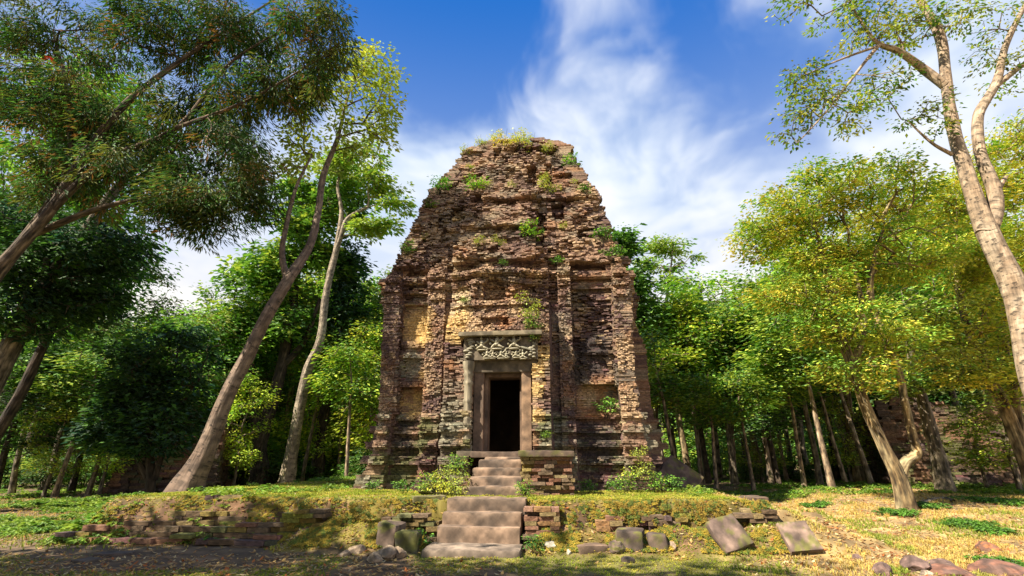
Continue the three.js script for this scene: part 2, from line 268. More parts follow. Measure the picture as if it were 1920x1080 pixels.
// recesses in the eroded storeys: centre, half width, height range, depth
const clefts = [[-0.9, 0.15, 9.2, 9.62, 0.4], [1.62, 0.22, 8.66, 9.3, 0.4], [-1.95, 0.13, 7.9, 8.5, 0.35], [0.78, 0.17, 9.9, 11.1, 0.38], [2.45, 0.3, 7.85, 8.25, 0.3], [-1.55, 0.24, 8.72, 9.2, 0.3], [1.05, 0.16, 7.3, 8.9, 0.3], [1.35, 0.14, 10.2, 11.2, 0.28], [-0.3, 0.16, 7.1, 7.5, 0.22], [0.1, 0.2, 10.6, 10.95, 0.2], [1.5, 0.3, 11.7, 12.0, 0.25]];
function faceDepth(u, Y, front, seed) {
  const w = front ? lerp(halfW(Y), 3.55, smooth(8, 6, Y)) : halfW(Y), a = Math.abs(u), n = fbm(u * 1.3 + seed, Y * 1.3, 0, 4) - 0.5, n2 = fbm(u * 4.2 + seed, Y * 4.2 + 30, 0, 3) - 0.5;
  let z;
  if (Y < 6.95) {
    const bl = front ? -1.5 : -1.4, br = front ? 1.28 : 1.4, fl = front ? -2.2 : -2.0, fr = front ? 1.9 : 2.0;
    let plane = w - 0.34, grow = 0.62;
    if (a > 3.1) plane = w;
    else if ((u > fl && u < fl + 0.5) || (u < fr && u > fr - 0.36)) plane = w + 0.17;
    else if (u > bl && u < br) plane = w + lerp(front ? 0.8 : 0.68, 0.42, smooth(4.6, 5.9, Y));
    else if (u > fl && u < fr) plane = w + 0.0 + 0.12 * (fbm(Y * 2.1, u * 3 + 5, 0, 3) - 0.5);
    else grow = 1;
    z = plane + table(baseMould, Y) * 1.25 + table(cornice, Y) * grow;
    if (front) {
      if (inBox(u, Y, bl, br, 4.7, 6.95)) {                            // pediment over the door: little columns, an arched hollow
        if (Y > 5.75 && Y < 6.0 + 0.42 * Math.sqrt(Math.max(0, 1 - Math.pow((u + 0.25) / 0.34, 2)))) { if (Math.abs(u + 0.25) < 0.32) z -= 0.34; }
        else if (inBox(u, Y, -0.86, -0.7, 5.7, 6.35) || inBox(u, Y, 0.2, 0.36, 5.7, 6.35)) z += 0.1;
        else if (inBox(u, Y, -1.3, -0.95, 5.75, 6.0) || inBox(u, Y, 0.5, 0.9, 5.85, 6.2)) z -= 0.22;
        else if (inBox(u, Y, -0.55, 0.2, 4.95, 5.25)) z -= 0.2;
        if (Y > 5.6 && Y < 5.72) z += 0.14; if (Y > 6.42 && Y < 6.6) z += 0.12;
        z -= 0.3 * smooth(0.15, 0.9, Math.abs(u + 0.15) - 0.75 + (Y - 5.2) * 0.4) * smooth(5, 5.6, Y);
      }
      if (inBox(u, Y, bl, br, 1.72, 4.6) && (u < -1.12 || u > 1.02)) z -= 0.05 + 0.06 * Math.sin(u * 40);
      // carved miniature buildings in the two flat bays
      for (const [cu, s] of [[-2.62, 1], [2.55, 1.15]]) {
        const d = Math.abs(u - cu) / s;
        if (d < 0.42 && Y > 3.5 && Y < 4.95) z += (Y < 3.62 ? 0.27 : Y < 3.78 ? 0.12 : Y < 4.3 ? (d < 0.24 ? 0.06 : 0.15) : Y < 4.42 ? 0.24 : Y < 4.6 ? 0.16 : Y < 4.7 ? 0.2 : 0.2 - (Y - 4.7) * 0.8) * (1 - smooth(0.3, 0.44, d)) * (0.85 + n2);
        if (d < 0.36 && Y > 2.8 && Y < 3.5) z -= 0.1;
      }
    }
    z += n * (front ? 0.1 : 0.12) + n2 * 0.06 + (Y < 2.7 ? 0.14 : carved(u, Y) < 1 ? 0.12 : 0.03) * (fbm(u * 9 + seed, Y * 11, 0, 2) - 0.5);
  } else {
    const Yw = Y + 0.5 * (fbm(u * 0.7 + seed + 9, Y * 0.3, 0, 3) - 0.5), t = (((Yw - 6.95) % 1.25 + 1.25) % 1.25) / 1.25, k = w / 3.5, ruinN = smooth(0.42, 0.6, fbm(u * 0.6 + seed + 3, Y * 0.6, 0, 3));
    z = w + 0.1 * (1 - t) - 0.04;
    if (t < 0.13) z += 0.09 * ruinN; else if (t > 0.84) z -= 0.1 * ruinN;
    z += 0.22 * (fbm(u * 8 + seed, Y * 11, 0, 2) - 0.5);
    const proj = (front ? 0.36 : 0.12) * smooth(13, 7, Y);
    if (u > -1.5 * k && u < 1.15 * k) z += proj + 0.06; else if (a < 2.3 * k) z += 0.1;
    if (front) z -= 0.55 * smooth(0.75, 1.02, a / Math.max(0.4, w)) * smooth(9.5, 12, Y);
    z += (n * 0.5 + n2 * 0.32) * (front ? 1 : 0.85);
    if (Y > 12) z -= (Y - 12) * 0.55;
  }
  for (const [cu, hw, y0, y1, d] of clefts) if (Math.abs(u - cu) < hw && Y > y0 && Y < y1) z -= d;
  return z;
}
const DOOR = { l: -0.72, r: 0.82, b: 1.0, t: 4.62 };
const inDoor = (u, Y) => u > DOOR.l && u < DOOR.r && Y > 1.0 && Y < 4.02;
// what the bricks are made of: weathered core, fresh orange where skin has fallen, pale plaster, lichen
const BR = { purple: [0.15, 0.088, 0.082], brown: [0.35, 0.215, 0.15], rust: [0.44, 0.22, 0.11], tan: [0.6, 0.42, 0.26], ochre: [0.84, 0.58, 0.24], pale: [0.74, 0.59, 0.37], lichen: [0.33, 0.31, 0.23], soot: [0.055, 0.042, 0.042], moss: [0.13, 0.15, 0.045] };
const toneSpots = [[-2.55, 5.35, 0.62, 'ochre'], [-2.35, 5.0, 0.35, 'ochre'], [-1.25, 5.35, 0.42, 'pale'], [-1.15, 4.95, 0.5, 'ochre'], [-0.6, 4.95, 0.4, 'tan'], [-0.35, 6.0, 0.45, 'tan'], [-1.2, 5.95, 0.3, 'pale'], [-2.4, 3.3, 0.42, 'rust'], [-2.6, 3.05, 0.4, 'ochre'], [-2.3, 3.8, 0.22, 'ochre'], [0.93, 2.6, 0.22, 'ochre'], [0.93, 3.2, 0.22, 'ochre'], [0.93, 3.8, 0.24, 'ochre'], [0.93, 2.0, 0.2, 'rust'], [1.1, 4.2, 0.2, 'ochre'], [2.5, 3.1, 0.6, 'rust'], [2.3, 3.25, 0.3, 'tan'], [-1.3, 3.9, 0.18, 'rust'], [-1.62, 8.9, 0.24, 'ochre'], [1.55, 12.4, 0.35, 'tan'], [2.5, 9.6, 0.5, 'tan'], [-0.2, 12.3, 0.5, 'tan'], [-2.2, 8.2, 0.4, 'tan'], [0.35, 5.55, 0.25, 'tan'], [0.1, 5.1, 0.22, 'rust'], [1.1, 10.3, 0.3, 'pale'], [3.3, 4.3, 0.5, 'tan'], [3.35, 3.0, 0.5, 'tan'], [1.0, 5.9, 0.5, 'purple'], [2.9, 5.3, 0.45, 'purple'], [2.5, 4.35, 0.55, 'soot'], [2.1, 3.9, 0.35, 'soot'], [-2.7, 4.1, 0.4, 'lichen'], [-1.3, 2.4, 0.6, 'lichen'], [-2.8, 2.1, 0.5, 'soot'], [1.3, 1.9, 0.45, 'lichen'], [2.4, 1.9, 0.6, 'soot'], [3.4, 1.8, 0.4, 'brown']];  // hand-set tone patches; black and purple ones sit low and at right
function brickColor(seed) {
  return (u, Y, R, amp) => {
    const calm = smooth(0.035, 0.015, amp), a = fbm(u * 0.9 + seed, Y * 0.9 + 3, 0, 4), b = fbm(u * 2.3 + 50 + seed, Y * 2.3, 0, 4), c = fbm(u * 0.5 + 90 + seed, Y * 0.5, 0, 3);
    let k = mix3(BR.purple, BR.brown, smooth(0.44, 0.68, a)); k = mix3(k, BR.tan, smooth(0.54, 0.72, b) * 0.75);
    if (Y > 6.9) k = mix3(k, BR.tan, 0.25 * smooth(0.4, 0.65, c));
    k = mix3(k, BR.rust, smooth(0.6, 0.75, fbm(u * 1.7 + 200, Y * 1.7 + seed, 0, 3)) * 0.6);
    k = mix3(k, BR.lichen, smooth(0.53, 0.66, fbm(u * 1.9 + 300, Y * 3 + seed, 0, 4)) * (Y < 2.8 ? 0.9 : 0.45));
    if (Y < 2.6) { k = mix3(k, BR.soot, smooth(0.48, 0.6, c) * 0.7); k = mix3(k, BR.moss, smooth(0.54, 0.64, fbm(u * 1.6 + 400, Y * 1.6, 0, 4)) * 0.8); }  // low courses get noise patches of near-black and moss
    if (seed < 1) for (const [x, y, r, t] of toneSpots) { const d = Math.hypot(u - x, (Y - y) * 0.9) / r + (b - 0.5) * 1.2; if (d < 1.1) k = mix3(k, BR[t], (1 - smooth(0.55, 1.1, d)) * 0.9); }
    const r = R(); if (r < 0.2) k = mix3(k, BR.purple, 0.45 * (1 - 0.75 * calm)); else if (r > 0.82) k = mix3(k, BR.tan, 0.42 * (1 - 0.75 * calm));
    const v = lerp(0.78 + 0.44 * R(), 0.95 + 0.1 * R(), calm); return [k[0] * v, k[1] * v, k[2] * v];
  };
}
const faceRough = (front) => (u, Y) => {
  const a = Math.abs(u), n = fbm(u * 1.1 + 60, Y * 1.1, 0, 3);
  if (Y > 6.9) return 0.02 + 0.075 * smooth(0.42, 0.7, n);
  if (Y < 2.7) return 0.012 + 0.02 * n;
  if (a > 3.08) return 0.028;
  if ((u > -2.22 && u < -1.7) || (u > 1.52 && u < 1.92)) return 0.028;
  if (u > -1.5 && u < 1.3) return Y > 4.7 ? 0.045 : 0.022;
  return Y > 4.6 ? (u < 0 ? 0.08 : 0.09) * smooth(u < 0 ? 0.42 : 0.38, 0.6, n) + 0.012 : 0.01;
};
const carved = (u, Y) => Y < 6.9 && Y > 2.7 && (Math.abs(u) > 3.08 || (u > -2.22 && u < -1.7) || (u > 1.52 && u < 1.92) || (Y > 4.75 && u > -1.5 && u < 1.3)) ? 0.55 : 1;
const topOf = (u) => 13.28 - 0.5 * fbm(u * 1.5 + 7, 2, 0, 3) - 0.25 * smooth(0.3, -1.0, u);
const frames = {
  front: [(u, Y, d) => [u, Y - PLAT, d], 0], right: [(u, Y, d) => [d + midX(Y), Y - PLAT, -u], Math.PI / 2],
  left: [(u, Y, d) => [-d + midX(Y), Y - PLAT, u], -Math.PI / 2], back: [(u, Y, d) => [-u, Y - PLAT, -d], Math.PI],
};
{
  let nSingles = 0;
  ['front', 'right', 'left', 'back'].forEach((side, k) => {
    const front = side === 'front', [fr] = frames[side], seed = k * 37.5, R = rng(70 + k);
    const edgeL = front ? (Y) => table(XL, Y) : (Y) => -halfW(Y), edgeR = front ? (Y) => table(XR, Y) : (Y) => halfW(Y);
    const list = layBricks({
      seed: 11 + k, y0: 0.55, y1: 13.3, course: side === 'back' ? 0.13 : 0.044, len: side === 'back' ? [0.3, 0.5] : [0.085, 0.19], uL: (Y) => edgeL(Y) + 0.04, uR: (Y) => edgeR(Y) - 0.04, shrink: carved,
      edges: front ? [-3.1, -2.2, -1.7, -1.5, DOOR.l, DOOR.r, 1.28, 1.54, 1.9, 3.1] : [-3.1, -2, -1.5, -1.4, 1.4, 1.64, 2, 3.1],
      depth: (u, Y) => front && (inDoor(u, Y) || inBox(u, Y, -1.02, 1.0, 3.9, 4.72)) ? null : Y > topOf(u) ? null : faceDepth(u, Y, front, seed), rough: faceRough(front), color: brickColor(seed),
    });
    let rest = list;
    if (front) {                                                       // the nearest and largest bricks stay single
      list.forEach((b) => { const Y = (b.y0 + b.y1) / 2; b.rank = (b.u1 - b.u0) * (b.y1 - b.y0) * (Y < 6.5 && Math.abs(b.u0) < 3.3 ? 1 : 0.4); });
      const cut = list.map((b) => b.rank).sort((p, q) => q - p)[290];
      rest = list.filter((b) => { if (b.rank > cut) { layOne(tower, b, fr, 0, R); nSingles++; return false; } return true; });
    }
    const s = new Soup(); s.flat = true;
    for (const b of rest) brickSoup(s, b, fr, R);
    mesh('brickwork', s.geo(), M.brick, tower).userData.kind = 'stuff';
    // solid masonry behind the facing bricks
    const core = new Soup(), NU = 72, NY = 130, id = [];
    for (let j = 0; j <= NY; j++) for (let i = 0; i <= NU; i++) { const Y = lerp(0.5, 12.75, j / NY), u = lerp(edgeL(Y) + 0.06, edgeR(Y) - 0.06, i / NU); const p = fr(u, Y, faceDepth(u, Y, front, seed) - 0.15); id.push([core.vert(p[0], p[1], p[2], BR.purple, u, Y), u, Y]); }
    for (let j = 0; j < NY; j++) for (let i = 0; i < NU; i++) { const q = [j * (NU + 1) + i, j * (NU + 1) + i + 1, (j + 1) * (NU + 1) + i + 1, (j + 1) * (NU + 1) + i]; if (front && q.some((v) => inDoor(id[v][1], id[v][2]) || inBox(id[v][1], id[v][2], -1.0, 0.98, 3.9, 4.7))) continue; core.quad(...q); }
    mesh('masonry_core', core.geo(true), M.brick, tower);
  });
  const cap = stoneGeo(3.0, 0.7, 2.8, 5, { color: BR.brown, stain: BR.purple, amp: 0.12, res: 0.15, round: 0.3, moss: 0.6 }); cap.translate(0.35, 12.45 - PLAT, 0); mesh('tower_cap', cap, M.brick, tower);
}
// chamber behind the door
{
  const parts = [], box = (w, h, d, x, y, z) => { const g = new THREE.BoxGeometry(w, h, d); g.translate(x, y - PLAT, z); parts.push(g); };
  box(0.4, 4.6, 4.0, -1.6, 3.3, 0.6); box(0.4, 4.6, 4.0, 1.7, 3.3, 0.6); box(3.7, 4.6, 0.4, 0.05, 3.3, -1.6); box(3.7, 0.4, 4.4, 0.05, 5.8, 0.4); box(3.7, 0.3, 5.2, 0.05, 1.55, 1.0);
  box(0.95, 4.0, 0.7, -1.18, 3.0, 2.85); box(0.95, 4.0, 0.7, 1.28, 3.0, 2.85); box(1.56, 2.0, 0.7, 0.05, 4.75, 2.85);
  const s = new Soup(); const g = mergeGeometries(parts); const n = g.attributes.position.count, col = new Float32Array(n * 3); for (let i = 0; i < n; i++) col.set([0.26, 0.16, 0.1], i * 3); g.setAttribute('color', new THREE.BufferAttribute(col, 3));
  mesh('chamber_wall', g, M.brick, tower);
}
const SAND = { color: [0.24, 0.16, 0.115], stain: [0.11, 0.08, 0.065], stained: 0.6 }, GREYSTONE = { color: [0.2, 0.16, 0.115], stain: [0.1, 0.08, 0.06], stained: 0.6 };
function setStone(parent, name, w, h, d, x, y, z, seed, o = {}, rx = 0, ry = 0, rz = 0) { const m = mesh(name, stoneGeo(w, h, d, seed, o), o.mat ?? M.stone, parent); m.position.set(x, y, z); m.rotation.set(rx, ry, rz); return m; }
{
  const fr = new THREE.Group(); fr.name = 'door_frame'; tower.add(fr); fr.position.set(0, -PLAT, 0.1);
  setStone(fr, 'jamb', 0.25, 2.0, 0.62, -0.58, 2.72, 3.82, 1, { ...SAND, round: 0.012, amp: 0.006 }); setStone(fr, 'jamb', 0.25, 2.0, 0.62, 0.655, 2.72, 3.82, 2, { ...SAND, color: [0.34, 0.22, 0.14], stained: 0.3, round: 0.012, amp: 0.006 });
  setStone(fr, 'inner_jamb', 0.09, 1.92, 0.4, -0.41, 2.68, 3.7, 3, { ...SAND, round: 0.01, amp: 0.004 }); setStone(fr, 'inner_jamb', 0.06, 1.92, 0.4, 0.5, 2.68, 3.7, 4, { ...SAND, round: 0.01, amp: 0.004 });
  setStone(fr, 'door_head', 1.72, 0.3, 0.66, 0.1, 3.855, 3.83, 5, { ...GREYSTONE, round: 0.02, amp: 0.008 }); setStone(fr, 'inner_head', 0.98, 0.09, 0.4, 0.045, 3.655, 3.7, 6, { ...SAND, round: 0.01, amp: 0.004 });
  setStone(fr, 'threshold', 1.5, 0.14, 1.0, 0.05, 1.655, 4.02, 7, { ...SAND, round: 0.03 });
  // carved lintel with two rows of small figures and garlands
  const li = setStone(fr, 'carved_lintel', 1.96, 0.6, 0.5, 0, 4.3, 4.06, 8, { ...GREYSTONE, round: 0.015, amp: 0.006, res: 0.05 });
  const ball = (x, y, z, a, b, c, rz = 0) => { const g = new THREE.SphereGeometry(1, 9, 7); g.scale(a, b, c); g.rotateZ(rz); g.translate(x, y, z); return g; };
  const paint = (g, c, seed) => { const p = g.attributes.position, n = p.count, col = new Float32Array(n * 3); for (let i = 0; i < n; i++) { const v = 0.75 + 0.5 * fbm(p.getX(i) * 20 + seed, p.getY(i) * 20, p.getZ(i) * 20 + 3, 2); col.set([c[0] * v, c[1] * v, c[2] * v], i * 3); } g.setAttribute('color', new THREE.BufferAttribute(col, 3)); return g; };
  const figure = (name, x, y, s, seed, lean) => { const R = rng(seed), k = () => (R() - 0.5) * 0.4; const gs = [ball(0, 0.03, 0, 0.036, 0.06, 0.035, lean), ball(0, -0.02, 0, 0.045, 0.04, 0.03, -lean), ball(-0.03 * lean, 0.105, 0.005, 0.022, 0.028, 0.024), ball(-0.03 * lean, 0.14, 0, 0.012, 0.02, 0.014), ball(0.1, 0.08 + 0.03 * k(), 0, 0.02, 0.03, 0.02, 0.4), ball(-0.1, -0.01 + 0.05 * k(), 0, 0.022, 0.026, 0.02, 0.8), ball(0.09, -0.075, 0, 0.03, 0.014, 0.02, 0.2), ball(0.06, 0.045, 0.0, 0.055, 0.018, 0.025, 0.6 + k()), ball(-0.06, 0.03, 0.0, 0.055, 0.018, 0.025, -0.5 + k()), ball(0.05, -0.055, 0, 0.06, 0.022, 0.03, -0.5 + k()), ball(-0.055, -0.05, 0, 0.055, 0.022, 0.03, 0.7 + k()), ball(0, -0.1, 0, 0.09, 0.018, 0.04)]; const g = mergeGeometries(gs); g.scale(s, s, s); g.scale(1.3, 1.3, 1.9); mesh(name, paint(g, [0.5, 0.46, 0.34], seed), M.stone, li).position.set(x * 1.15, y, 0.29); };
  [[-0.42, 0.1, 1.15, 0.5], [-0.08, 0.14, 1.3, -0.2], [0.32, 0.13, 1.2, 0.3]].forEach(([x, y, s, l], i) => figure('carved_figure', x, y, s, 20 + i, l));
  [[-0.3, -0.16, 0.85, 0.1], [-0.17, -0.18, 0.7, -0.3], [0.02, -0.16, 0.9, 0.3], [0.14, -0.19, 0.6, 0], [0.36, -0.16, 0.8, -0.2], [0.52, -0.2, 0.75, 0.4]].forEach(([x, y, s, l], i) => figure('carved_figure', x, y, s, 40 + i, l));
  for (const [x, h, s] of [[-0.82, 0, 1], [0.84, -0.06, 0.8]]) { const gs = []; const R = rng(60 + s * 3); for (let i = 0; i < 9; i++) gs.push(ball((R() - 0.5) * 0.16, (i / 8 - 0.5) * 0.46, 0.01, 0.06 + 0.04 * R(), 0.035 + 0.02 * R(), 0.05 + 0.02 * R())); const g = mergeGeometries(gs); g.scale(s, s, s); mesh('end_ornament', paint(g, [0.36, 0.33, 0.25], 5), M.stone, li).position.set(x, h, 0.26); }
  const arc = []; for (let k = 0; k <= 26; k++) { const t = k / 26, x = lerp(-0.7, 0.72, t), y = 0.0 - 0.055 * Math.abs(Math.sin(t * Math.PI * 3)) + 0.02; arc.push(V(x, y, 0.25)); }
  mesh('garland', paint(new THREE.TubeGeometry(new THREE.CatmullRomCurve3(arc), 60, 0.026, 7), [0.38, 0.35, 0.26], 9), M.stone, li);
  setStone(li, 'wing_fragment', 0.3, 0.07, 0.12, 0.68, -0.02, 0.28, 77, { color: [0.45, 0.43, 0.34], stained: 0.2, amp: 0.02 }, 0, 0, -0.3);
  setStone(fr, 'cornice_slab', 2.2, 0.12, 0.8, 0, 4.67, 4.12, 9, { ...GREYSTONE, color: [0.36, 0.3, 0.2], round: 0.02, amp: 0.015 });
  // octagonal-looking ringed colonnette, only the left one still stands
  const pr = [[0.15, 0], [0.16, 0.12], [0.12, 0.15], [0.15, 0.22], [0.11, 0.28], [0.13, 0.36], [0.115, 0.42], [0.11, 0.75], [0.125, 0.78], [0.11, 0.82], [0.112, 1.15], [0.13, 1.18], [0.132, 1.24], [0.11, 1.28], [0.11, 1.6], [0.135, 1.64], [0.14, 1.7], [0.115, 1.74], [0.12, 1.84], [0.15, 1.9], [0.12, 1.96], [0.15, 2.04], [0.17, 2.12], [0.17, 2.24]].map(([r, y]) => new THREE.Vector2(r * 0.94, y));
  const cg = new THREE.LatheGeometry(pr, 10); { const p = cg.attributes.position; for (let i = 0; i < p.count; i++) { const k = 1 + 0.12 * (fbm(p.getX(i) * 12, p.getY(i) * 9, p.getZ(i) * 12 + 4, 2) - 0.5); p.setX(i, p.getX(i) * k); p.setZ(i, p.getZ(i) * k); } cg.computeVertexNormals(); }
  mesh('colonnette', paint(cg, [0.3, 0.26, 0.19], 3), M.stone, fr).position.set(-0.84, 1.74, 4.24);
  setStone(fr, 'colonnette_footing', 0.42, 0.12, 0.42, -0.84, 1.68, 4.24, 12, { ...GREYSTONE, round: 0.02 });
}
// ---------------------------------------------------------------- stairs
function localThing(name, label, category, lx, y, lz, turn = 0, group) { const [x, z] = toW(lx, lz); return thing(name, label, category, [x, y, z], TURN + turn, group); }
const STEP = { color: [0.33, 0.225, 0.16], stain: [0.1, 0.075, 0.06], stained: 0.85, round: 0.045, amp: 0.024, res: 0.045, lump: 1.4 };
{
  const up = localThing('upper_stone_stair', 'narrow flight of five worn stone steps leading to the dark doorway', 'stair', 0.02, PLAT, 5.87);
  [[1.34, 0.99, 5.87], [1.2, 1.175, 5.57], [1.12, 1.36, 5.27], [1.02, 1.54, 4.97], [0.9, 1.6, 4.67]].forEach(([w, t, z], i) => setStone(up, 'step', w, 0.3, 0.62, [0.0, 0.01, 0.02, 0.06, 0.1][i], t - 0.15 - PLAT, z - 0.31 - 5.87, 30 + i, STEP));
  const lo = localThing('lower_stone_stair', 'wide flight of four worn stone steps climbing the grassy terrace edge', 'stair', 0, 0, 8.23);
  [[1.66, 0.13, 8.23, 0.8, 0.2], [1.5, 0.39, 7.53, 0.6, 0.42], [1.46, 0.61, 7.31, 0.6, 0.42], [1.5, 0.83, 7.09, 0.6, 0.42]].forEach(([w, t, z, d, h], i) => setStone(lo, 'step', w, h, d, [-0.02, 0.0, 0.03, 0.07][i], t - h / 2, z - d / 2 - 8.23, 40 + i, { ...STEP, round: i ? 0.035 : 0.045, stained: i === 0 ? 0.4 : 0.7, color: i === 0 ? [0.32, 0.25, 0.2] : STEP.color }));
}
// ---------------------------------------------------------------- brick piers, terrace walls
function brickWall(name, label, lx, lz, len, y0, y1, seed, o = {}) {
  const g = localThing(name, label, 'wall', lx, H(...toW(lx, lz)), lz, o.turn ?? 0), gy = g.position.y, R = rng(seed), fr = (u, Y, d) => [u, Y - gy, d];
  const topAt = (u) => y1 - (o.ragged ?? 0.2) * fbm(u * 1.6 + seed, 3, 0, 3) * 1.6 + 0.1;
  const list = layBricks({ seed, y0, y1: y1 + 0.1, course: o.course ?? 0.075, len: o.len ?? [0.16, 0.32], uL: () => -len / 2, uR: () => len / 2, depth: (u, Y) => Y > topAt(u) ? null : (o.wave ?? 0.1) * (fbm(u * 1.5 + seed, Y * 3, 0, 3) - 0.5) * 2 - (Y - y0) * (o.batter ?? 0.15), rough: () => o.rough ?? 0.08, back: o.back ?? 0.4,
    color: (u, Y, Q) => { const a = fbm(u * 1.3 + seed, Y * 2, 0, 4), b = fbm(u * 3 + seed, Y * 3 + 9, 0, 3); let k = mix3([0.12, 0.078, 0.055], [0.25, 0.145, 0.085], smooth(0.35, 0.65, a)); k = mix3(k, [0.38, 0.24, 0.12], smooth(0.55, 0.75, b) * 0.6); k = mix3(k, [0.22, 0.19, 0.04], smooth(0.54, 0.66, fbm(u * 2 + 31, Y * 2 + seed, 0, 4)) * (o.moss ?? 0.8)); const v = 0.75 + 0.5 * Q(); return k.map((q) => q * v); } });
  list.sort((a, b) => (b.u1 - b.u0) * (b.y1 - b.y0) - (a.u1 - a.u0) * (a.y1 - a.y0));
  list.slice(0, o.most ?? 280).forEach((b) => layOne(g, b, fr, 0, R));
  if (list.length > (o.most ?? 280)) { const s = new Soup(); s.flat = true; list.slice(o.most ?? 280).forEach((b) => brickSoup(s, b, fr, R)); mesh('brickwork', s.geo(), M.brick, g).userData.kind = 'stuff'; }
  return g;
}
{
  const pier = brickWall('stair_pier', 'square brick pier with flat stone cap at right side of upper steps', 1.18, 5.55, 1.1, 0.7, 1.6, 301, { ragged: 0.02, batter: 0.05, wave: 0.05, back: 0.9, moss: 0.5 });
  setStone(pier, 'cap_stone', 1.25, 0.13, 0.95, 0, 1.66 - pier.position.y, -0.4, 61, { ...SAND, moss: 0.3 });
  brickWall('stair_pier', 'low crumbled brick pier smothered in weeds left of upper steps', -1.05, 5.5, 0.85, 0.7, 1.35, 302, { ragged: 0.45, batter: 0.4, wave: 0.15, back: 0.8, moss: 1 });
  brickWall('terrace_wall', 'short stepped brick stub right beside the lower stone steps', 1.13, 7.55, 0.55, -0.05, 0.74, 303, { ragged: 0.1, back: 0.8, moss: 0.5 });
  brickWall('terrace_wall', 'mossy crumbling brick terrace wall right of the lower steps', 2.4, 7.4, 2.0, 0.1, 0.74, 304, { ragged: 0.5, wave: 0.16, moss: 1 });
  brickWall('terrace_wall', 'dark overgrown brick terrace wall behind the square blocks at right', 4.35, 7.0, 1.9, 0.1, 0.7, 305, { ragged: 0.5, wave: 0.2, moss: 0.9, turn: -0.08 });
  brickWall('terrace_wall', 'exposed red brick terrace wall left of the lower steps', -1.3, 7.48, 1.0, 0.05, 0.6, 306, { ragged: 0.4, wave: 0.1, moss: 0.4 });
  brickWall('terrace_wall', 'mossy hollowed terrace wall behind the leftmost stones', -2.75, 7.44, 2.0, 0.1, 0.7, 307, { ragged: 0.6, wave: 0.25, moss: 1.2 });
  for (let k = 0; k < 4; k++) brickWall('terrace_course', ['lowest', 'second lowest', 'second highest', 'highest'][k] + ' shaded brick step of the terrace edge below the leaning tree', -5.9 + 0.12 * k, 7.65 - 0.26 * k, 4.4 - 0.3 * k, 0.19 * k - 0.06, 0.2 * k + 0.13, 310 + k, { ragged: 0.08, wave: 0.07, batter: 0.5, moss: 1.1, len: [0.25, 0.6], course: 0.085, back: 0.5 });
}
// ---------------------------------------------------------------- trees
const LEAVES = {};                                                     // leaf material shared by tint
function leafMat(c) { const k = c.join(); if (!LEAVES[k]) { LEAVES[k] = M.leaf.clone(); LEAVES[k].color = new THREE.Color().setRGB(...c); } return LEAVES[k]; }
const leafMatPlain = leafMat([1, 1, 1]);
function ringFrame(d) { const a = Math.abs(d.y) < 0.9 ? V(0, 1, 0) : V(1, 0, 0), x = V().crossVectors(a, d).normalize(); return [x, V().crossVectors(d, x)]; }
function limbTube(s, pts, sides, bark, seed, flare = 0) {              // pts: {p, r}
  const curve = new THREE.CatmullRomCurve3(pts.map((q) => q.p), false, 'centripetal'), len = curve.getLength(), n = Math.max(6, Math.min(130, Math.round(len / 0.13)));
  let [fx, fy] = ringFrame(curve.getTangent(0)), prev = null, dist = 0, last = null;
  for (let i = 0; i <= n; i++) {
    const t = i / n, p = curve.getPoint(t), d = curve.getTangent(t), seg = t * (pts.length - 1), k = Math.min(pts.length - 2, Math.floor(seg)), r0 = lerp(pts[k].r, pts[k + 1].r, seg - k);
    fx.sub(d.clone().multiplyScalar(fx.dot(d))).normalize(); fy = V().crossVectors(d, fx);
    if (last) dist += last.distanceTo(p); last = p;
    const ring = [];
    for (let j = 0; j <= sides; j++) {
      const a = (j % sides) / sides * Math.PI * 2, ca = Math.cos(a), sa = Math.sin(a);
      const fl = flare ? flare * Math.exp(-dist * 1.7) * (0.55 + 0.75 * Math.pow(Math.abs(Math.sin(a * 2.5 + seed)), 1.5)) : 0;
      const r = r0 * (0.88 + 0.24 * fbm(ca * 1.3 + seed, dist * 1.6, sa * 1.3 + 9, 2)) + fl * r0;
      const x = p.x + (fx.x * ca + fy.x * sa) * r, y = p.y + (fx.y * ca + fy.y * sa) * r, z = p.z + (fx.z * ca + fy.z * sa) * r;
      const m = fbm(ca * 1.5 + seed * 3, dist * 1.1, sa * 1.5 + 4, 3), m2 = fbm(ca * 4 + seed, dist * 5.5, sa * 4 + 14, 3); let c = mix3(bark[0], bark[1], smooth(0.42, 0.56, m)); c = mix3(c, bark[2] ?? bark[1], smooth(0.53, 0.6, m2) * 0.9);
      ring.push(s.vert(x, y, z, c, j / sides * Math.max(1, Math.round(pts[0].r * 7)), dist * 0.9));
    }
    if (prev) for (let j = 0; j < sides; j++) s.quad(prev[j], prev[j + 1], ring[j + 1], ring[j]);
    prev = ring;
  }
}
function twig(s, a, b, ra, rb, sides, c) {
  const d = b.clone().sub(a); if (d.lengthSq() < 1e-8) return; d.normalize(); const [x, y] = ringFrame(d), A = [], B = [];
  for (let j = 0; j < sides; j++) { const t = j / sides * Math.PI * 2, ca = Math.cos(t), sa = Math.sin(t); const dx = x.x * ca + y.x * sa, dy = x.y * ca + y.y * sa, dz = x.z * ca + y.z * sa; A.push(s.vert(a.x + dx * ra, a.y + dy * ra, a.z + dz * ra, c, j / sides, 0)); B.push(s.vert(b.x + dx * rb, b.y + dy * rb, b.z + dz * rb, c, j / sides, 1)); }
  for (let j = 0; j < sides; j++) { const k = (j + 1) % sides; s.quad(A[j], A[k], B[k], B[j]); }
}
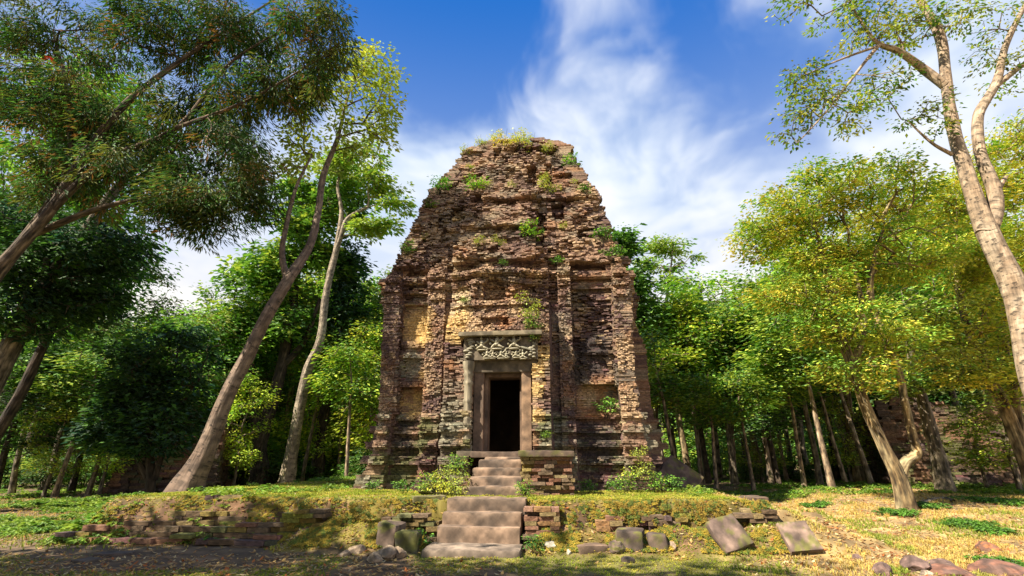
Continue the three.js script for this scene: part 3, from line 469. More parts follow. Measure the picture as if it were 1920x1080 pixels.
function addLeaf(s, p, dir, side, L, W, c, droop) {                    // folded leaf of four triangles' worth of outline
  const mx = p.x + dir.x * L * 0.5, my = p.y + dir.y * L * 0.5, mz = p.z + dir.z * L * 0.5, c2 = [c[0] * 0.9, c[1] * 0.92, c[2] * 0.9];
  const a = s.vert(p.x, p.y, p.z, c2), b = s.vert(mx + side.x * W, my + side.y * W + W * 0.2, mz + side.z * W, c), t = s.vert(p.x + dir.x * L, p.y + dir.y * L - droop * L, p.z + dir.z * L, c), d = s.vert(mx - side.x * W, my - side.y * W + W * 0.2, mz - side.z * W, c);
  s.tri(a, b, t); s.tri(a, t, d);
}
// o: limbs [[{p, r}...]...], blobs [{c, r:[x,y,z], n}], leaf {len, wide, n, spread, droop, colors, flat}, bark [c0, c1, c2]
function growTree(o) {
  const R = rng(o.seed), nodes = [], tr = new Soup(), br = new Soup(), cr = new Soup();
  for (const limb of o.limbs) {
    limbTube(tr, limb, o.sides ?? 12, o.bark, o.seed + nodes.length, limb.flare ?? 0);
    const curve = new THREE.CatmullRomCurve3(limb.map((q) => q.p), false, 'centripetal'), n = Math.max(4, Math.round(curve.getLength() / 0.5));
    const start = o.nodeFrom ?? 0.3;
    for (let i = 0; i <= n; i++) if (i / n >= (limb.from ?? start)) nodes.push({ p: curve.getPoint(i / n), up: -1, len: 0, load: 0, limb: true, r: table(limb.map((q, k) => [k / (limb.length - 1), q.r]), i / n) });
  }
  const pts = [];
  for (const b of o.blobs) for (let i = 0, g = 0; i < b.n && g < b.n * 6; g++) {
    const u = R() * 2 - 1, f = R() * 6.283, q = Math.sqrt(1 - u * u), rr = Math.pow(R(), 0.42), p = V(b.c.x + q * Math.cos(f) * rr * b.r[0], b.c.y + u * rr * b.r[1], b.c.z + q * Math.sin(f) * rr * b.r[2]);
    if (fbm(p.x * (o.gapScale ?? 0.55) + o.seed, p.y * (o.gapScale ?? 0.55), p.z * (o.gapScale ?? 0.55) + 40, 2) < (o.gap ?? 0.36) + 0.035) continue;
    pts.push(p); i++;
  }
  const dNear = (p) => { let m = 1e9; for (const k of nodes) { const d = k.p.distanceToSquared(p); if (d < m) m = d; } return m; };
  const order = pts.map((p) => [dNear(p), p]).sort((a, b) => a[0] - b[0]);
  const tips = [];
  for (const [, p] of order) {
    let best = -1, bd = 1e9;
    for (let i = 0; i < nodes.length; i++) { const k = nodes[i], d = k.p.distanceTo(p) + k.len * 0.35 + Math.max(0, k.p.y - p.y) * 0.5; if (d < bd) { bd = d; best = i; } }
    const A = nodes[best].p, dist = A.distanceTo(p), n = Math.max(1, Math.ceil(dist / 0.7)); let up = best;
    for (let i = 1; i <= n; i++) { const t = i / n, q = A.clone().lerp(p, t); q.y += Math.sin(t * Math.PI) * dist * (0.1 - (o.sag ?? 0)); if (i < n) q.add(V(R() - 0.5, R() - 0.5, R() - 0.5).multiplyScalar(dist * 0.12)); nodes.push({ p: q, up, len: nodes[best].len + dist * t, load: 0 }); up = nodes.length - 1; }
    tips.push(up);
  }
  for (const t of tips) { let k = t; while (k >= 0) { nodes[k].load++; k = nodes[k].up; } }
  const tr0 = o.twig ?? 0.011;
  for (const k of nodes) if (k.up >= 0) { const P = nodes[k.up]; let ra = tr0 * Math.pow(P.limb ? k.load : P.load, 0.44), rb = tr0 * Math.pow(k.load, 0.44); if (P.limb) ra = Math.min(ra * 1.1, P.r); twig(br, P.p, k.p, ra, rb, ra > 0.05 ? 6 : ra > 0.025 ? 5 : 3, mix3(o.bark[0], o.bark[1], R())); }
  const lf = o.leaf, side = V(), dir = V();
  for (const t of tips) {
    const k = nodes[t], P = nodes[k.up].p, out = k.p.clone().sub(P).normalize(), shade = 0.75 + 0.5 * R(), base = lf.colors[Math.floor(Math.pow(R(), lf.bias ?? 1) * lf.colors.length)];
    const big = 0.55 + 0.8 * R(), nl = Math.round(lf.n * (0.35 + 0.9 * R()) * (0.4 + 0.7 * big));
    for (let i = 0; i < nl; i++) {
      const rr = lf.spread * big * Math.pow(R(), 0.6), f = R() * 6.283, u = (R() * 2 - 1) * (lf.flat ?? 0.55), p = V(k.p.x + Math.cos(f) * rr, k.p.y + u * lf.spread * big, k.p.z + Math.sin(f) * rr);
      dir.set(Math.cos(f) + out.x * 0.8 + (R() - 0.5), (R() - 0.5) * 0.9 - (lf.droop ?? 0.2), Math.sin(f) + out.z * 0.8 + (R() - 0.5)).normalize();
      side.set(-dir.z, (R() - 0.5) * 1.4, dir.x).normalize();
      const col = R() < 0.25 ? lf.colors[Math.floor(R() * lf.colors.length)] : base, v = shade * (0.8 + 0.4 * R()), L = lf.len * (0.5 + 0.85 * R());
      addLeaf(cr, p, dir, side, L, L * lf.wide * 0.5, [col[0] * v, col[1] * v, col[2] * v], lf.curl ?? 0.1);
    }
  }
  return { trunk: tr.geo(true), branches: br.n ? br.geo(true) : null, crown: cr.geo(), nLeaves: cr.n / 4 };
}
let leafTotal = 0;
function plantTree(name, label, category, parts, p, group, o = {}) {
  const g = thing(name, label, category, [p.x, p.y, p.z], o.turn ?? 0, group);
  if (o.scale) g.scale.set(...o.scale); if (o.tilt) { g.rotation.x = o.tilt[0]; g.rotation.z = o.tilt[1]; }
  const hold = (n, geo, mat) => { const m = mesh(n, geo, mat, g); if (o.world) m.position.set(-p.x, -p.y, -p.z); return m; };
  const bk = o.smooth ? M.barkSmooth : M.bark; hold('trunk', parts.trunk, bk); if (parts.branches) hold('branches', parts.branches, bk).userData.kind = 'stuff';
  hold('crown', parts.crown, leafMat(o.tint ?? [1, 1, 1])).userData.kind = 'stuff'; leafTotal += parts.nLeaves;
  return g;
}
const limb = (d, list, o = {}) => Object.assign(list.map(([x, y, r, dd]) => ({ p: at(x, y, dd ?? d), r })), o);
const blob = (d, x, y, rx, ry, n, rz) => { const c = at(x, y, d), q = c.clone().sub(camera.position), k = (q.dot(V(0, sP, -cP))) / FOCAL; return { c, r: [rx * k, ry * k, rz ?? rx * k], n }; };
const footed = (limbs) => { const a = limbs[0][0].p; const y = H(a.x, a.z); limbs[0].unshift({ p: V(a.x - (limbs[0][1].p.x - a.x) * 0.1, Math.min(y, a.y) - 0.25, a.z), r: limbs[0][0].r * 1.15 }); return V(a.x, y, a.z); };
const BARK = { brown: [[0.25, 0.175, 0.135], [0.34, 0.25, 0.195], [0.17, 0.115, 0.085]], pale: [[0.44, 0.33, 0.23], [0.56, 0.45, 0.34], [0.34, 0.24, 0.16]], grey: [[0.36, 0.29, 0.22], [0.48, 0.4, 0.31], [0.2, 0.16, 0.12]], gold: [[0.45, 0.32, 0.16], [0.66, 0.54, 0.32], [0.2, 0.13, 0.06]], dark: [[0.12, 0.085, 0.06], [0.17, 0.12, 0.09], [0.08, 0.06, 0.045]] };
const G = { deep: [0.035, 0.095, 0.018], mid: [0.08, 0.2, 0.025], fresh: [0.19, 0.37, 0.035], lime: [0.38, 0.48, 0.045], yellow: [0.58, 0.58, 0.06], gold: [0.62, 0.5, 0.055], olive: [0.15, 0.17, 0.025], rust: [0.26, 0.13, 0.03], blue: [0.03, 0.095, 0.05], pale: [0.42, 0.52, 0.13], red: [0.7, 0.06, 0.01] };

// --- leaning tree at the terrace corner
{
  const limbs = [limb(13.4, [[352, 915, 0.259], [384, 850, 0.216], [425, 745, 0.191], [470, 655, 0.173], [506, 582, 0.162], [545, 518, 0.151, 13.6], [580, 462, 0.119, 14], [596, 400, 0.101, 14.3], [606, 330, 0.101, 14.6], [632, 262, 0.072, 15], [650, 190, 0.043, 15.3], [668, 130, 0.022, 15.5]], { flare: 1.0, from: 0.72 }),
    limb(13.6, [[538, 522, 0.108], [529, 478, 0.086, 13.8], [537, 420, 0.072, 14], [556, 350, 0.054, 14.2], [585, 290, 0.029, 14.6]], { from: 0.4 })];
  const foot = footed(limbs);
  const t = growTree({ seed: 101, limbs, sides: 18, bark: BARK.brown, gap: 0.4, gapScale: 0.9, twig: 0.009, blobs: [blob(15, 655, 160, 90, 70, 74, 1.4), blob(15, 695, 250, 60, 50, 40, 1), blob(14.8, 600, 230, 60, 60, 36, 1), blob(15.2, 690, 130, 55, 45, 36, 1), blob(14.6, 560, 290, 45, 45, 30, 0.8), blob(14.8, 720, 200, 30, 50, 24, 0.7), blob(14.8, 570, 190, 50, 40, 30, 1)], leaf: { len: 0.16, wide: 0.6, n: 22, spread: 0.36, colors: [G.lime, G.yellow, G.pale, G.lime], droop: 0.35 } });
  plantTree('leaning_tree', 'smooth brown trunked tree leaning right from the terrace corner, forked high up', 'tree', t, foot, null, { world: true, smooth: true });
}
// --- slim pale curving tree behind it
{
  const limbs = [limb(27, [[540, 893, 0.36], [552, 820, 0.3], [566, 745, 0.27], [578, 692, 0.25], [600, 640, 0.22], [610, 560, 0.2], [625, 490, 0.18], [640, 440, 0.15], [652, 410, 0.13], [690, 388, 0.08]], { flare: 0.5, from: 0.65 }), limb(27, [[628, 480, 0.16], [640, 400, 0.12], [634, 340, 0.08], [660, 290, 0.05]], { from: 0.4 })];
  const foot = footed(limbs);
  const t = growTree({ seed: 102, limbs, sides: 12, bark: BARK.grey, gap: 0.42, twig: 0.012, blobs: [blob(27, 715, 350, 45, 18, 36, 1.4), blob(27, 710, 432, 50, 14, 36, 1.4), blob(27, 680, 300, 50, 25, 40, 1.4), blob(27, 745, 390, 25, 14, 16, 1), blob(27, 640, 320, 45, 30, 34, 1.4)], leaf: { len: 0.3, wide: 0.5, n: 38, spread: 0.6, colors: [G.fresh, G.lime, G.pale], flat: 0.3, droop: 0.3 } });
  plantTree('slim_tree', 'slim grey curving trunk with airy feathery crown left of the tower', 'tree', t, foot, null, { world: true, smooth: true });
}
// --- dense double-trunk tree
{
  const limbs = [limb(29, [[488, 892, 0.5], [486, 840, 0.42], [505, 770, 0.36], [525, 700, 0.32], [545, 600, 0.28], [560, 500, 0.2], [590, 420, 0.1]], { flare: 0.5, from: 0.35 }), limb(29, [[490, 850, 0.32], [475, 760, 0.26], [470, 680, 0.2], [455, 610, 0.12]], { from: 0.4 }), limb(29, [[528, 690, 0.22], [570, 640, 0.16], [600, 560, 0.1]], { from: 0.3 })];
  const foot = footed(limbs);
  const t = growTree({ seed: 103, limbs, bark: BARK.dark, gap: 0.36, twig: 0.013, blobs: [blob(29, 500, 520, 75, 60, 130, 2.2), blob(29, 570, 440, 60, 60, 110, 2.2), blob(29.5, 640, 370, 60, 70, 110, 2), blob(29, 470, 610, 60, 45, 90, 2), blob(29, 545, 620, 50, 50, 60, 2), blob(30, 600, 520, 50, 70, 70, 2), blob(30, 560, 370, 40, 30, 40, 1.5)], leaf: { len: 0.36, wide: 0.6, n: 34, spread: 0.75, colors: [G.mid, G.fresh, G.mid, G.fresh, G.lime] } });
  plantTree('broadleaf_tree', 'dense bright green tree with dark double trunk behind the leaning tree', 'tree', t, foot, null, { world: true });
}
// --- dark columnar tree against the tower
{
  const limbs = [limb(31, [[597, 892, 0.32], [602, 830, 0.28], [612, 760, 0.25], [622, 690, 0.22], [638, 600, 0.16], [650, 480, 0.07]], { flare: 0.4, from: 0.5 })];
  const foot = footed(limbs);
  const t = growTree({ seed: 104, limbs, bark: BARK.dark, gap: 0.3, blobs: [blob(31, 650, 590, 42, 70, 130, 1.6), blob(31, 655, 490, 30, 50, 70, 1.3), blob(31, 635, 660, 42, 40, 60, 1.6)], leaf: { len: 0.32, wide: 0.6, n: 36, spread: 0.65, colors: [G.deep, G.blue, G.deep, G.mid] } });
  plantTree('column_tree', 'dark narrow evergreen tree just left of the tower', 'tree', t, foot, null, { world: true });
}
// --- big overhanging trees that reach in from the left
{
  const limbs = [limb(12.5, [[-230, 900, 0.259], [-130, 690, 0.216], [0, 505, 0.173], [90, 400, 0.144], [170, 275, 0.115], [240, 190, 0.094], [330, 120, 0.072], [450, 40, 0.043], [560, -30, 0.022]], { from: 0.25 }), limb(12.5, [[90, 400, 0.108], [200, 300, 0.086], [330, 240, 0.065], [430, 120, 0.043], [520, 60, 0.022]], { from: 0.1 }), limb(13, [[0, 505, 0.130], [120, 330, 0.086], [130, 200, 0.065], [100, 60, 0.036]], { from: 0.2 }), limb(12.8, [[60, 440, 0.101], [190, 390, 0.072], [300, 370, 0.050], [400, 400, 0.029]], { from: 0.1 }), limb(12, [[330, 240, 0.058], [460, 190, 0.040], [600, 110, 0.018]], { from: 0.1 })];
  const foot = footed(limbs);
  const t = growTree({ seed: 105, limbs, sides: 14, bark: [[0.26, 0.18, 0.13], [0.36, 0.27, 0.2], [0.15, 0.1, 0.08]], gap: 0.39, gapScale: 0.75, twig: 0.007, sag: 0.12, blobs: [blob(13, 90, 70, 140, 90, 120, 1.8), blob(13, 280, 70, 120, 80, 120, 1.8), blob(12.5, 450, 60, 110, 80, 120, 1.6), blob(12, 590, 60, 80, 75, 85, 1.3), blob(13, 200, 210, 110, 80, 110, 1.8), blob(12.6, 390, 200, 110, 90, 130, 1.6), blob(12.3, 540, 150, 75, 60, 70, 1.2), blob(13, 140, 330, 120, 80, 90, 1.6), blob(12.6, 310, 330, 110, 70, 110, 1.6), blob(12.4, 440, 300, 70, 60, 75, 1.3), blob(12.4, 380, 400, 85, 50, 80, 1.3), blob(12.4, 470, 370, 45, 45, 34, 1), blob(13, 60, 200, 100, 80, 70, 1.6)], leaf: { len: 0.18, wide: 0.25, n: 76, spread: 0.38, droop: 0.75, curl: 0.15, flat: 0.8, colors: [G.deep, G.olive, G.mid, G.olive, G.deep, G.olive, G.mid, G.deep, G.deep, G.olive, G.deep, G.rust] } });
  plantTree('overhanging_tree', 'dark narrow leaved tree reaching in over the upper left of the view', 'tree', t, foot, null, { world: true });
  const f = new Soup(), RR = rng(5); { const c = at(93, 110, 12.2); for (let i = 0; i < 26; i++) addLeaf(f, V(c.x + (RR() - 0.5) * 0.25, c.y + (RR() - 0.5) * 0.18, c.z + (RR() - 0.5) * 0.2), V(RR() - 0.5, RR() - 0.5, RR() - 0.5).normalize(), V(RR() - 0.5, RR() - 0.5, RR() - 0.5).normalize(), 0.14, 0.03, G.red, 0); }
  const tr = scene.children[scene.children.length - 1]; const m = mesh('red_leaf_tuft', f.geo(), leafMatPlain, tr); m.position.set(-foot.x, -foot.y, -foot.z);
}
{
  const limbs = [limb(16, [[-90, 900, 0.4], [-40, 770, 0.34], [10, 670, 0.3], [75, 555, 0.27], [150, 450, 0.2], [230, 340, 0.14], [300, 280, 0.08]], { from: 0.5 }), limb(16, [[75, 555, 0.16], [90, 480, 0.12], [70, 400, 0.08]], { from: 0.2 })];
  const foot = footed(limbs);
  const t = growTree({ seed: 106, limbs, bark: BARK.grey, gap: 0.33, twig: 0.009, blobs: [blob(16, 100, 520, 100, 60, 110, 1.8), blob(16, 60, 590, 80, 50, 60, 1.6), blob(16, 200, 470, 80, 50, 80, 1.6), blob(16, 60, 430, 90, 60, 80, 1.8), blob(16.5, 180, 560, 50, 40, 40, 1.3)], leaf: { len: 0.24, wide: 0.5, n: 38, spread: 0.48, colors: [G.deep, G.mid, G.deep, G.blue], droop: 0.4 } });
  plantTree('shady_tree', 'dark green tree with pale slanting trunk at the left edge', 'tree', t, foot, null, { world: true });
}
{
  const limbs = [limb(17.5, [[-25, 850, 0.2], [0, 805, 0.18], [40, 735, 0.17], [80, 650, 0.15], [110, 590, 0.1]], { from: 0.7 })];
  const foot = footed(limbs);
  const t = growTree({ seed: 107, limbs, bark: BARK.dark, gap: 0.3, blobs: [blob(17.5, 140, 570, 70, 50, 60, 1.5)], leaf: { len: 0.26, wide: 0.5, n: 36, spread: 0.5, colors: [G.deep, G.deep, G.mid] } });
  plantTree('dark_slanting_tree', 'thin dark trunk slanting up from the left edge', 'tree', t, foot, null, { world: true });
}
// --- tall white-barked tree at right
{
  const limbs = [limb(11, [[1985, 830, 0.279], [1935, 690, 0.254], [1903, 545, 0.238], [1850, 430, 0.213], [1812, 325, 0.164], [1787, 240, 0.143], [1774, 150, 0.127], [1762, 65, 0.123], [1728, 5, 0.098], [1690, -70, 0.041]], { from: 0.55, flare: 0.6 }),
    limb(11, [[1848, 440, 0.2], [1865, 395, 0.17], [1862, 350, 0.15], [1838, 285, 0.13], [1834, 220, 0.12], [1868, 155, 0.1], [1886, 85, 0.08], [1925, 5, 0.06], [1960, -50, 0.03]], { from: 0.5 }), limb(11, [[1868, 160, 0.08], [1925, 118, 0.06], [1990, 90, 0.03]], { from: 0.3 }), limb(11, [[1866, 360, 0.09], [1886, 332, 0.045]], { from: 1 }),
    limb(11, [[1772, 160, 0.13], [1730, 128, 0.11], [1682, 95, 0.085, 10.8], [1645, 80, 0.06, 10.7], [1595, 10, 0.025, 10.6]], { from: 0.3 }), limb(10.7, [[1650, 82, 0.05], [1625, 112, 0.04], [1580, 170, 0.03], [1540, 220, 0.022], [1495, 268, 0.012]], { from: 0.1 }), limb(10.7, [[1650, 85, 0.04], [1580, 110, 0.025], [1510, 140, 0.012]], { from: 0.2 }), limb(11, [[1786, 290, 0.05], [1750, 270, 0.035], [1700, 225, 0.015]], { from: 0.3 })];
  const foot = footed(limbs);
  const t = growTree({ seed: 108, limbs, sides: 18, bark: BARK.pale, gap: 0.36, gapScale: 1.2, twig: 0.006, sag: 0.08, blobs: [blob(10.7, 1540, 190, 55, 60, 42, 1), blob(10.7, 1500, 130, 40, 35, 20, 0.8), blob(10.7, 1600, 60, 60, 50, 32, 1), blob(10.8, 1670, 50, 50, 45, 30, 1), blob(10.7, 1490, 240, 30, 40, 18, 0.6), blob(10.8, 1640, 160, 60, 40, 28, 1), blob(11, 1720, 50, 50, 50, 34, 1), blob(10.6, 1490, 10, 35, 25, 14, 0.6), blob(11, 1860, 60, 60, 70, 28, 1), blob(11, 1910, 130, 40, 50, 18, 1), blob(11, 1730, 225, 45, 35, 22, 0.8), blob(11, 1600, 220, 40, 30, 14, 0.8), blob(10.8, 1570, 20, 40, 30, 14, 0.8), blob(11, 1790, 30, 40, 40, 20, 0.8)], leaf: { len: 0.11, wide: 0.5, n: 26, spread: 0.26, colors: [G.lime, G.fresh, G.yellow, G.mid, G.olive], droop: 0.3 } });
  plantTree('white_barked_tree', 'tall cream barked tree with sparse leaves at the right edge', 'tree', t, foot, null, { world: true, smooth: true });
}
// --- forked tree with golden crown
{
  const limbs = [limb(13.2, [[1700, 955, 0.2], [1686, 900, 0.17], [1656, 835, 0.14], [1622, 760, 0.13], [1597, 685, 0.12], [1567, 605, 0.14], [1558, 540, 0.1], [1540, 470, 0.06], [1530, 420, 0.03]], { flare: 0.25, from: 0.5 }), limb(13.2, [[1688, 895, 0.13], [1698, 868, 0.12], [1719, 850, 0.115], [1712, 820, 0.1], [1697, 755, 0.09], [1683, 690, 0.085], [1652, 620, 0.1], [1632, 550, 0.085], [1640, 480, 0.06], [1660, 420, 0.03]], { from: 0.55 }), limb(13.2, [[1600, 690, 0.1], [1620, 600, 0.08], [1600, 500, 0.05], [1590, 430, 0.03]], { from: 0.3 })];
  const foot = footed(limbs);
  const t = growTree({ seed: 109, limbs, sides: 16, bark: BARK.gold, gap: 0.4, gapScale: 0.75, twig: 0.008, blobs: [blob(13.5, 1455, 430, 75, 70, 110, 1.5), blob(13.5, 1540, 380, 90, 70, 140, 1.6), blob(13.8, 1640, 370, 80, 70, 110, 1.6), blob(13.2, 1500, 530, 80, 60, 90, 1.5), blob(13.5, 1600, 480, 90, 60, 110, 1.6), blob(13.5, 1700, 470, 70, 60, 80, 1.5), blob(13, 1560, 610, 80, 40, 60, 1.4), blob(13, 1650, 640, 70, 40, 50, 1.3), blob(13, 1610, 700, 70, 30, 34, 1.2)], leaf: { len: 0.115, wide: 0.52, n: 60, spread: 0.4, flat: 0.4, colors: [G.lime, G.yellow, G.lime, G.fresh, G.fresh, G.gold], droop: 0.2 } });
  plantTree('forked_tree', 'flaky barked tree with kinked twin trunks and golden green crown', 'tree', t, foot, null, { world: true });
}
{
  const limbs = [limb(15.5, [[1925, 870, 0.2], [1890, 780, 0.18], [1855, 710, 0.16], [1830, 660, 0.13], [1800, 560, 0.09], [1790, 470, 0.05]], { from: 0.3 }), limb(15.5, [[1915, 850, 0.14], [1905, 760, 0.12], [1890, 690, 0.1], [1880, 560, 0.07], [1870, 420, 0.04]], { from: 0.3 })];
  const foot = footed(limbs);
  const t = growTree({ seed: 110, limbs, bark: BARK.gold, gap: 0.38, twig: 0.009, blobs: [blob(15.8, 1790, 380, 80, 60, 110, 1.6), blob(15.8, 1880, 330, 70, 80, 120, 1.6), blob(15.5, 1860, 480, 90, 70, 120, 1.8), blob(15.5, 1760, 500, 80, 60, 100, 1.6), blob(15, 1820, 600, 90, 60, 90, 1.6), blob(15, 1780, 690, 70, 45, 50, 1.4), blob(15, 1890, 700, 60, 60, 50, 1.4), blob(15.8, 1920, 260, 50, 50, 50, 1.4)], leaf: { len: 0.13, wide: 0.52, n: 58, spread: 0.46, flat: 0.4, colors: [G.yellow, G.lime, G.gold, G.lime, G.fresh, G.yellow], droop: 0.2 } });
  plantTree('golden_tree', 'golden leaved tree with several slanting stems at the right edge', 'tree', t, foot, null, { world: true });
}
{
  const limbs = [limb(18.5, [[1775, 925, 0.26], [1757, 850, 0.22], [1735, 770, 0.19], [1715, 700, 0.16], [1700, 600, 0.1]], { flare: 0.4, from: 0.6 })];
  const foot = footed(limbs);
  const t = growTree({ seed: 111, limbs, bark: BARK.grey, gap: 0.36, blobs: [blob(18.5, 1700, 620, 90, 60, 90, 2), blob(18.5, 1760, 570, 80, 60, 80, 2), blob(18, 1690, 710, 60, 30, 34, 1.5)], leaf: { len: 0.24, wide: 0.5, n: 34, spread: 0.5, colors: [G.fresh, G.lime, G.mid, G.olive] } });
  plantTree('straight_grey_tree', 'straight grey trunk slanting in front of the shaded brick ruin at right', 'tree', t, foot, null, { world: true });
}
// --- thin far tree with umbrella crown right of the tower
{
  const limbs = [limb(36, [[1232, 880, 0.2], [1236, 760, 0.17], [1240, 640, 0.14], [1250, 560, 0.11], [1258, 500, 0.07], [1262, 460, 0.04]], { from: 0.6 })];
  const foot = footed(limbs);
  const t = growTree({ seed: 112, limbs, bark: BARK.grey, gap: 0.42, twig: 0.012, blobs: [blob(36, 1240, 465, 50, 18, 60, 1.8), blob(36, 1275, 490, 35, 12, 30, 1.5), blob(36, 1210, 500, 30, 14, 24, 1.5), blob(36, 1245, 530, 40, 12, 24, 1.5)], leaf: { len: 0.3, wide: 0.5, n: 30, spread: 0.6, flat: 0.3, colors: [G.pale, G.fresh, G.lime] } });
  plantTree('umbrella_tree', 'thin tree with airy umbrella crown against the sky right of the tower', 'tree', t, foot, null, { world: true });
}
{
  const limbs = [limb(24.5, [[1205, 880, 0.3], [1200, 780, 0.26], [1192, 650, 0.2], [1180, 540, 0.1], [1165, 450, 0.05]], { from: 0.3 })];
  const foot = footed(limbs);
  const t = growTree({ seed: 113, limbs, bark: BARK.dark, gap: 0.3, blobs: [blob(24.5, 1185, 540, 38, 45, 80, 1.4), blob(24.5, 1165, 460, 24, 30, 40, 1), blob(24.5, 1205, 600, 30, 40, 50, 1.2)], leaf: { len: 0.3, wide: 0.55, n: 34, spread: 0.55, colors: [G.mid, G.fresh, G.mid, G.deep] } });
  plantTree('creeper_clad_tree', 'green creeper clad tree showing behind the right flank of the tower', 'tree', t, foot, null, { world: true });
}
// --- dark rounded bush-tree at left
{
  const limbs = [limb(19.5, [[283, 905, 0.16], [280, 850, 0.14], [270, 790, 0.1], [280, 720, 0.06]], { from: 0.3 }), limb(19.5, [[290, 900, 0.1], [310, 830, 0.08], [330, 760, 0.05]], { from: 0.3 }), limb(19.5, [[278, 900, 0.1], [245, 830, 0.08], [225, 760, 0.05]], { from: 0.3 })];
  const foot = footed(limbs);
  const t = growTree({ seed: 114, limbs, bark: BARK.dark, gap: 0.38, gapScale: 0.9, blobs: [blob(19.5, 280, 730, 70, 80, 110, 1.6), blob(19.5, 340, 680, 50, 80, 70, 1.5), blob(19.5, 255, 660, 35, 40, 24, 1), blob(19.5, 195, 810, 40, 30, 24, 1), blob(19.5, 235, 790, 50, 55, 70, 1.4), blob(19.5, 310, 800, 70, 55, 80, 1.5)], leaf: { len: 0.26, wide: 0.55, n: 36, spread: 0.5, colors: [G.deep, G.blue, G.deep, G.mid] } });
  plantTree('dark_bushy_tree', 'low dark rounded tree left of the leaning tree', 'tree', t, foot, null, { world: true });
}
console.log('hero leaves', leafTotal);
// --- forest kinds, each grown a few times and set out again and again
function kind(seed, hgt, o) {
  const R = rng(seed), lean = (R() - 0.5) * 1.2, limbs = [], pt = (t, r, k = 1) => ({ p: V(lean * t * t * k + (R() - 0.5) * 0.25, hgt * t - (t ? 0 : 0.3), (R() - 0.5) * 0.4 * t), r });
  limbs.push(Object.assign([pt(0, o.r), pt(0.12, o.r * 0.85), pt(0.3, o.r * 0.75), pt(0.5, o.r * 0.6), pt(0.7, o.r * 0.4), pt(0.88, o.r * 0.15)], { from: o.bare, flare: 0.4 }));
  const blobs = []; for (let i = 0; i < o.nb; i++) { const t = lerp(o.bare + 0.08, 0.93, (i + 0.5) / o.nb), f = i * 2.4 + R(), w = o.w * (0.5 + 0.6 * Math.sin(Math.PI * clamp((t - o.bare) / (1.05 - o.bare)))); blobs.push({ c: V(lean * t * t + Math.cos(f) * w * 0.55, hgt * t, Math.sin(f) * w * 0.55), r: [w * 0.75, hgt * o.thick, w * 0.75], n: o.n }); }
  return growTree({ seed: seed + 1, limbs, sides: 8, bark: o.bark, gap: o.gap ?? 0.36, twig: 0.014, blobs, leaf: { len: 0.26, wide: 0.55, n: 38, spread: 0.8, ...o.leaf } });
}
const kinds = [
  kind(201, 14, { r: 0.24, bare: 0.32, nb: 8, w: 2.6, thick: 0.1, n: 36, bark: BARK.grey, leaf: { colors: [G.mid, G.fresh, G.olive, G.mid] } }),
  kind(211, 14, { r: 0.2, bare: 0.22, nb: 9, w: 2.3, thick: 0.1, n: 34, bark: BARK.dark, leaf: { colors: [G.deep, G.mid, G.deep, G.fresh] } }),
  kind(221, 14, { r: 0.22, bare: 0.36, nb: 8, w: 3.0, thick: 0.085, n: 34, bark: BARK.gold, gap: 0.4, leaf: { colors: [G.lime, G.fresh, G.mid, G.lime, G.fresh, G.yellow], flat: 0.35 } }),
  kind(231, 14, { r: 0.18, bare: 0.42, nb: 7, w: 2.2, thick: 0.1, n: 32, bark: BARK.grey, gap: 0.4, leaf: { colors: [G.fresh, G.mid, G.lime, G.fresh] } }),
  kind(235, 10, { r: 0.13, bare: 0.5, nb: 6, w: 1.6, thick: 0.09, n: 16, bark: BARK.pale, gap: 0.42, leaf: { colors: [G.fresh, G.lime, G.mid] } }),
  kind(236, 7, { r: 0.1, bare: 0.12, nb: 8, w: 1.5, thick: 0.12, n: 17, bark: BARK.grey, gap: 0.45, leaf: { len: 0.17, spread: 0.5, colors: [G.lime, G.yellow, G.fresh, G.lime] } }),
];
function shrubKind(seed, o) {
  const R = rng(seed), limbs = []; for (let i = 0; i < 4; i++) { const f = i * 1.6 + R(), s = 0.35 + 0.3 * R(); limbs.push(Object.assign([{ p: V(0, -0.1, 0), r: 0.035 }, { p: V(Math.cos(f) * s * 0.5, 0.6, Math.sin(f) * s * 0.5), r: 0.025 }, { p: V(Math.cos(f) * s, 1.3, Math.sin(f) * s), r: 0.012 }], { from: 0.3 })); }
  return growTree({ seed, limbs, sides: 6, bark: BARK.dark, gap: 0.33, gapScale: 1.2, twig: 0.005, blobs: [{ c: V(0, 1.1, 0), r: [1.1, 0.85, 1.1], n: 60 }, { c: V(0.5, 0.7, 0.3), r: [0.9, 0.55, 0.9], n: 30 }, { c: V(-0.5, 0.7, -0.2), r: [0.9, 0.55, 0.9], n: 30 }], leaf: { len: 0.16, wide: 0.5, n: 24, spread: 0.3, ...o } });
}
const shrubs = [shrubKind(241, { colors: [G.mid, G.fresh, G.mid] }), shrubKind(251, { colors: [G.deep, G.mid, G.olive] }), shrubKind(261, { colors: [G.fresh, G.lime, G.mid] })];
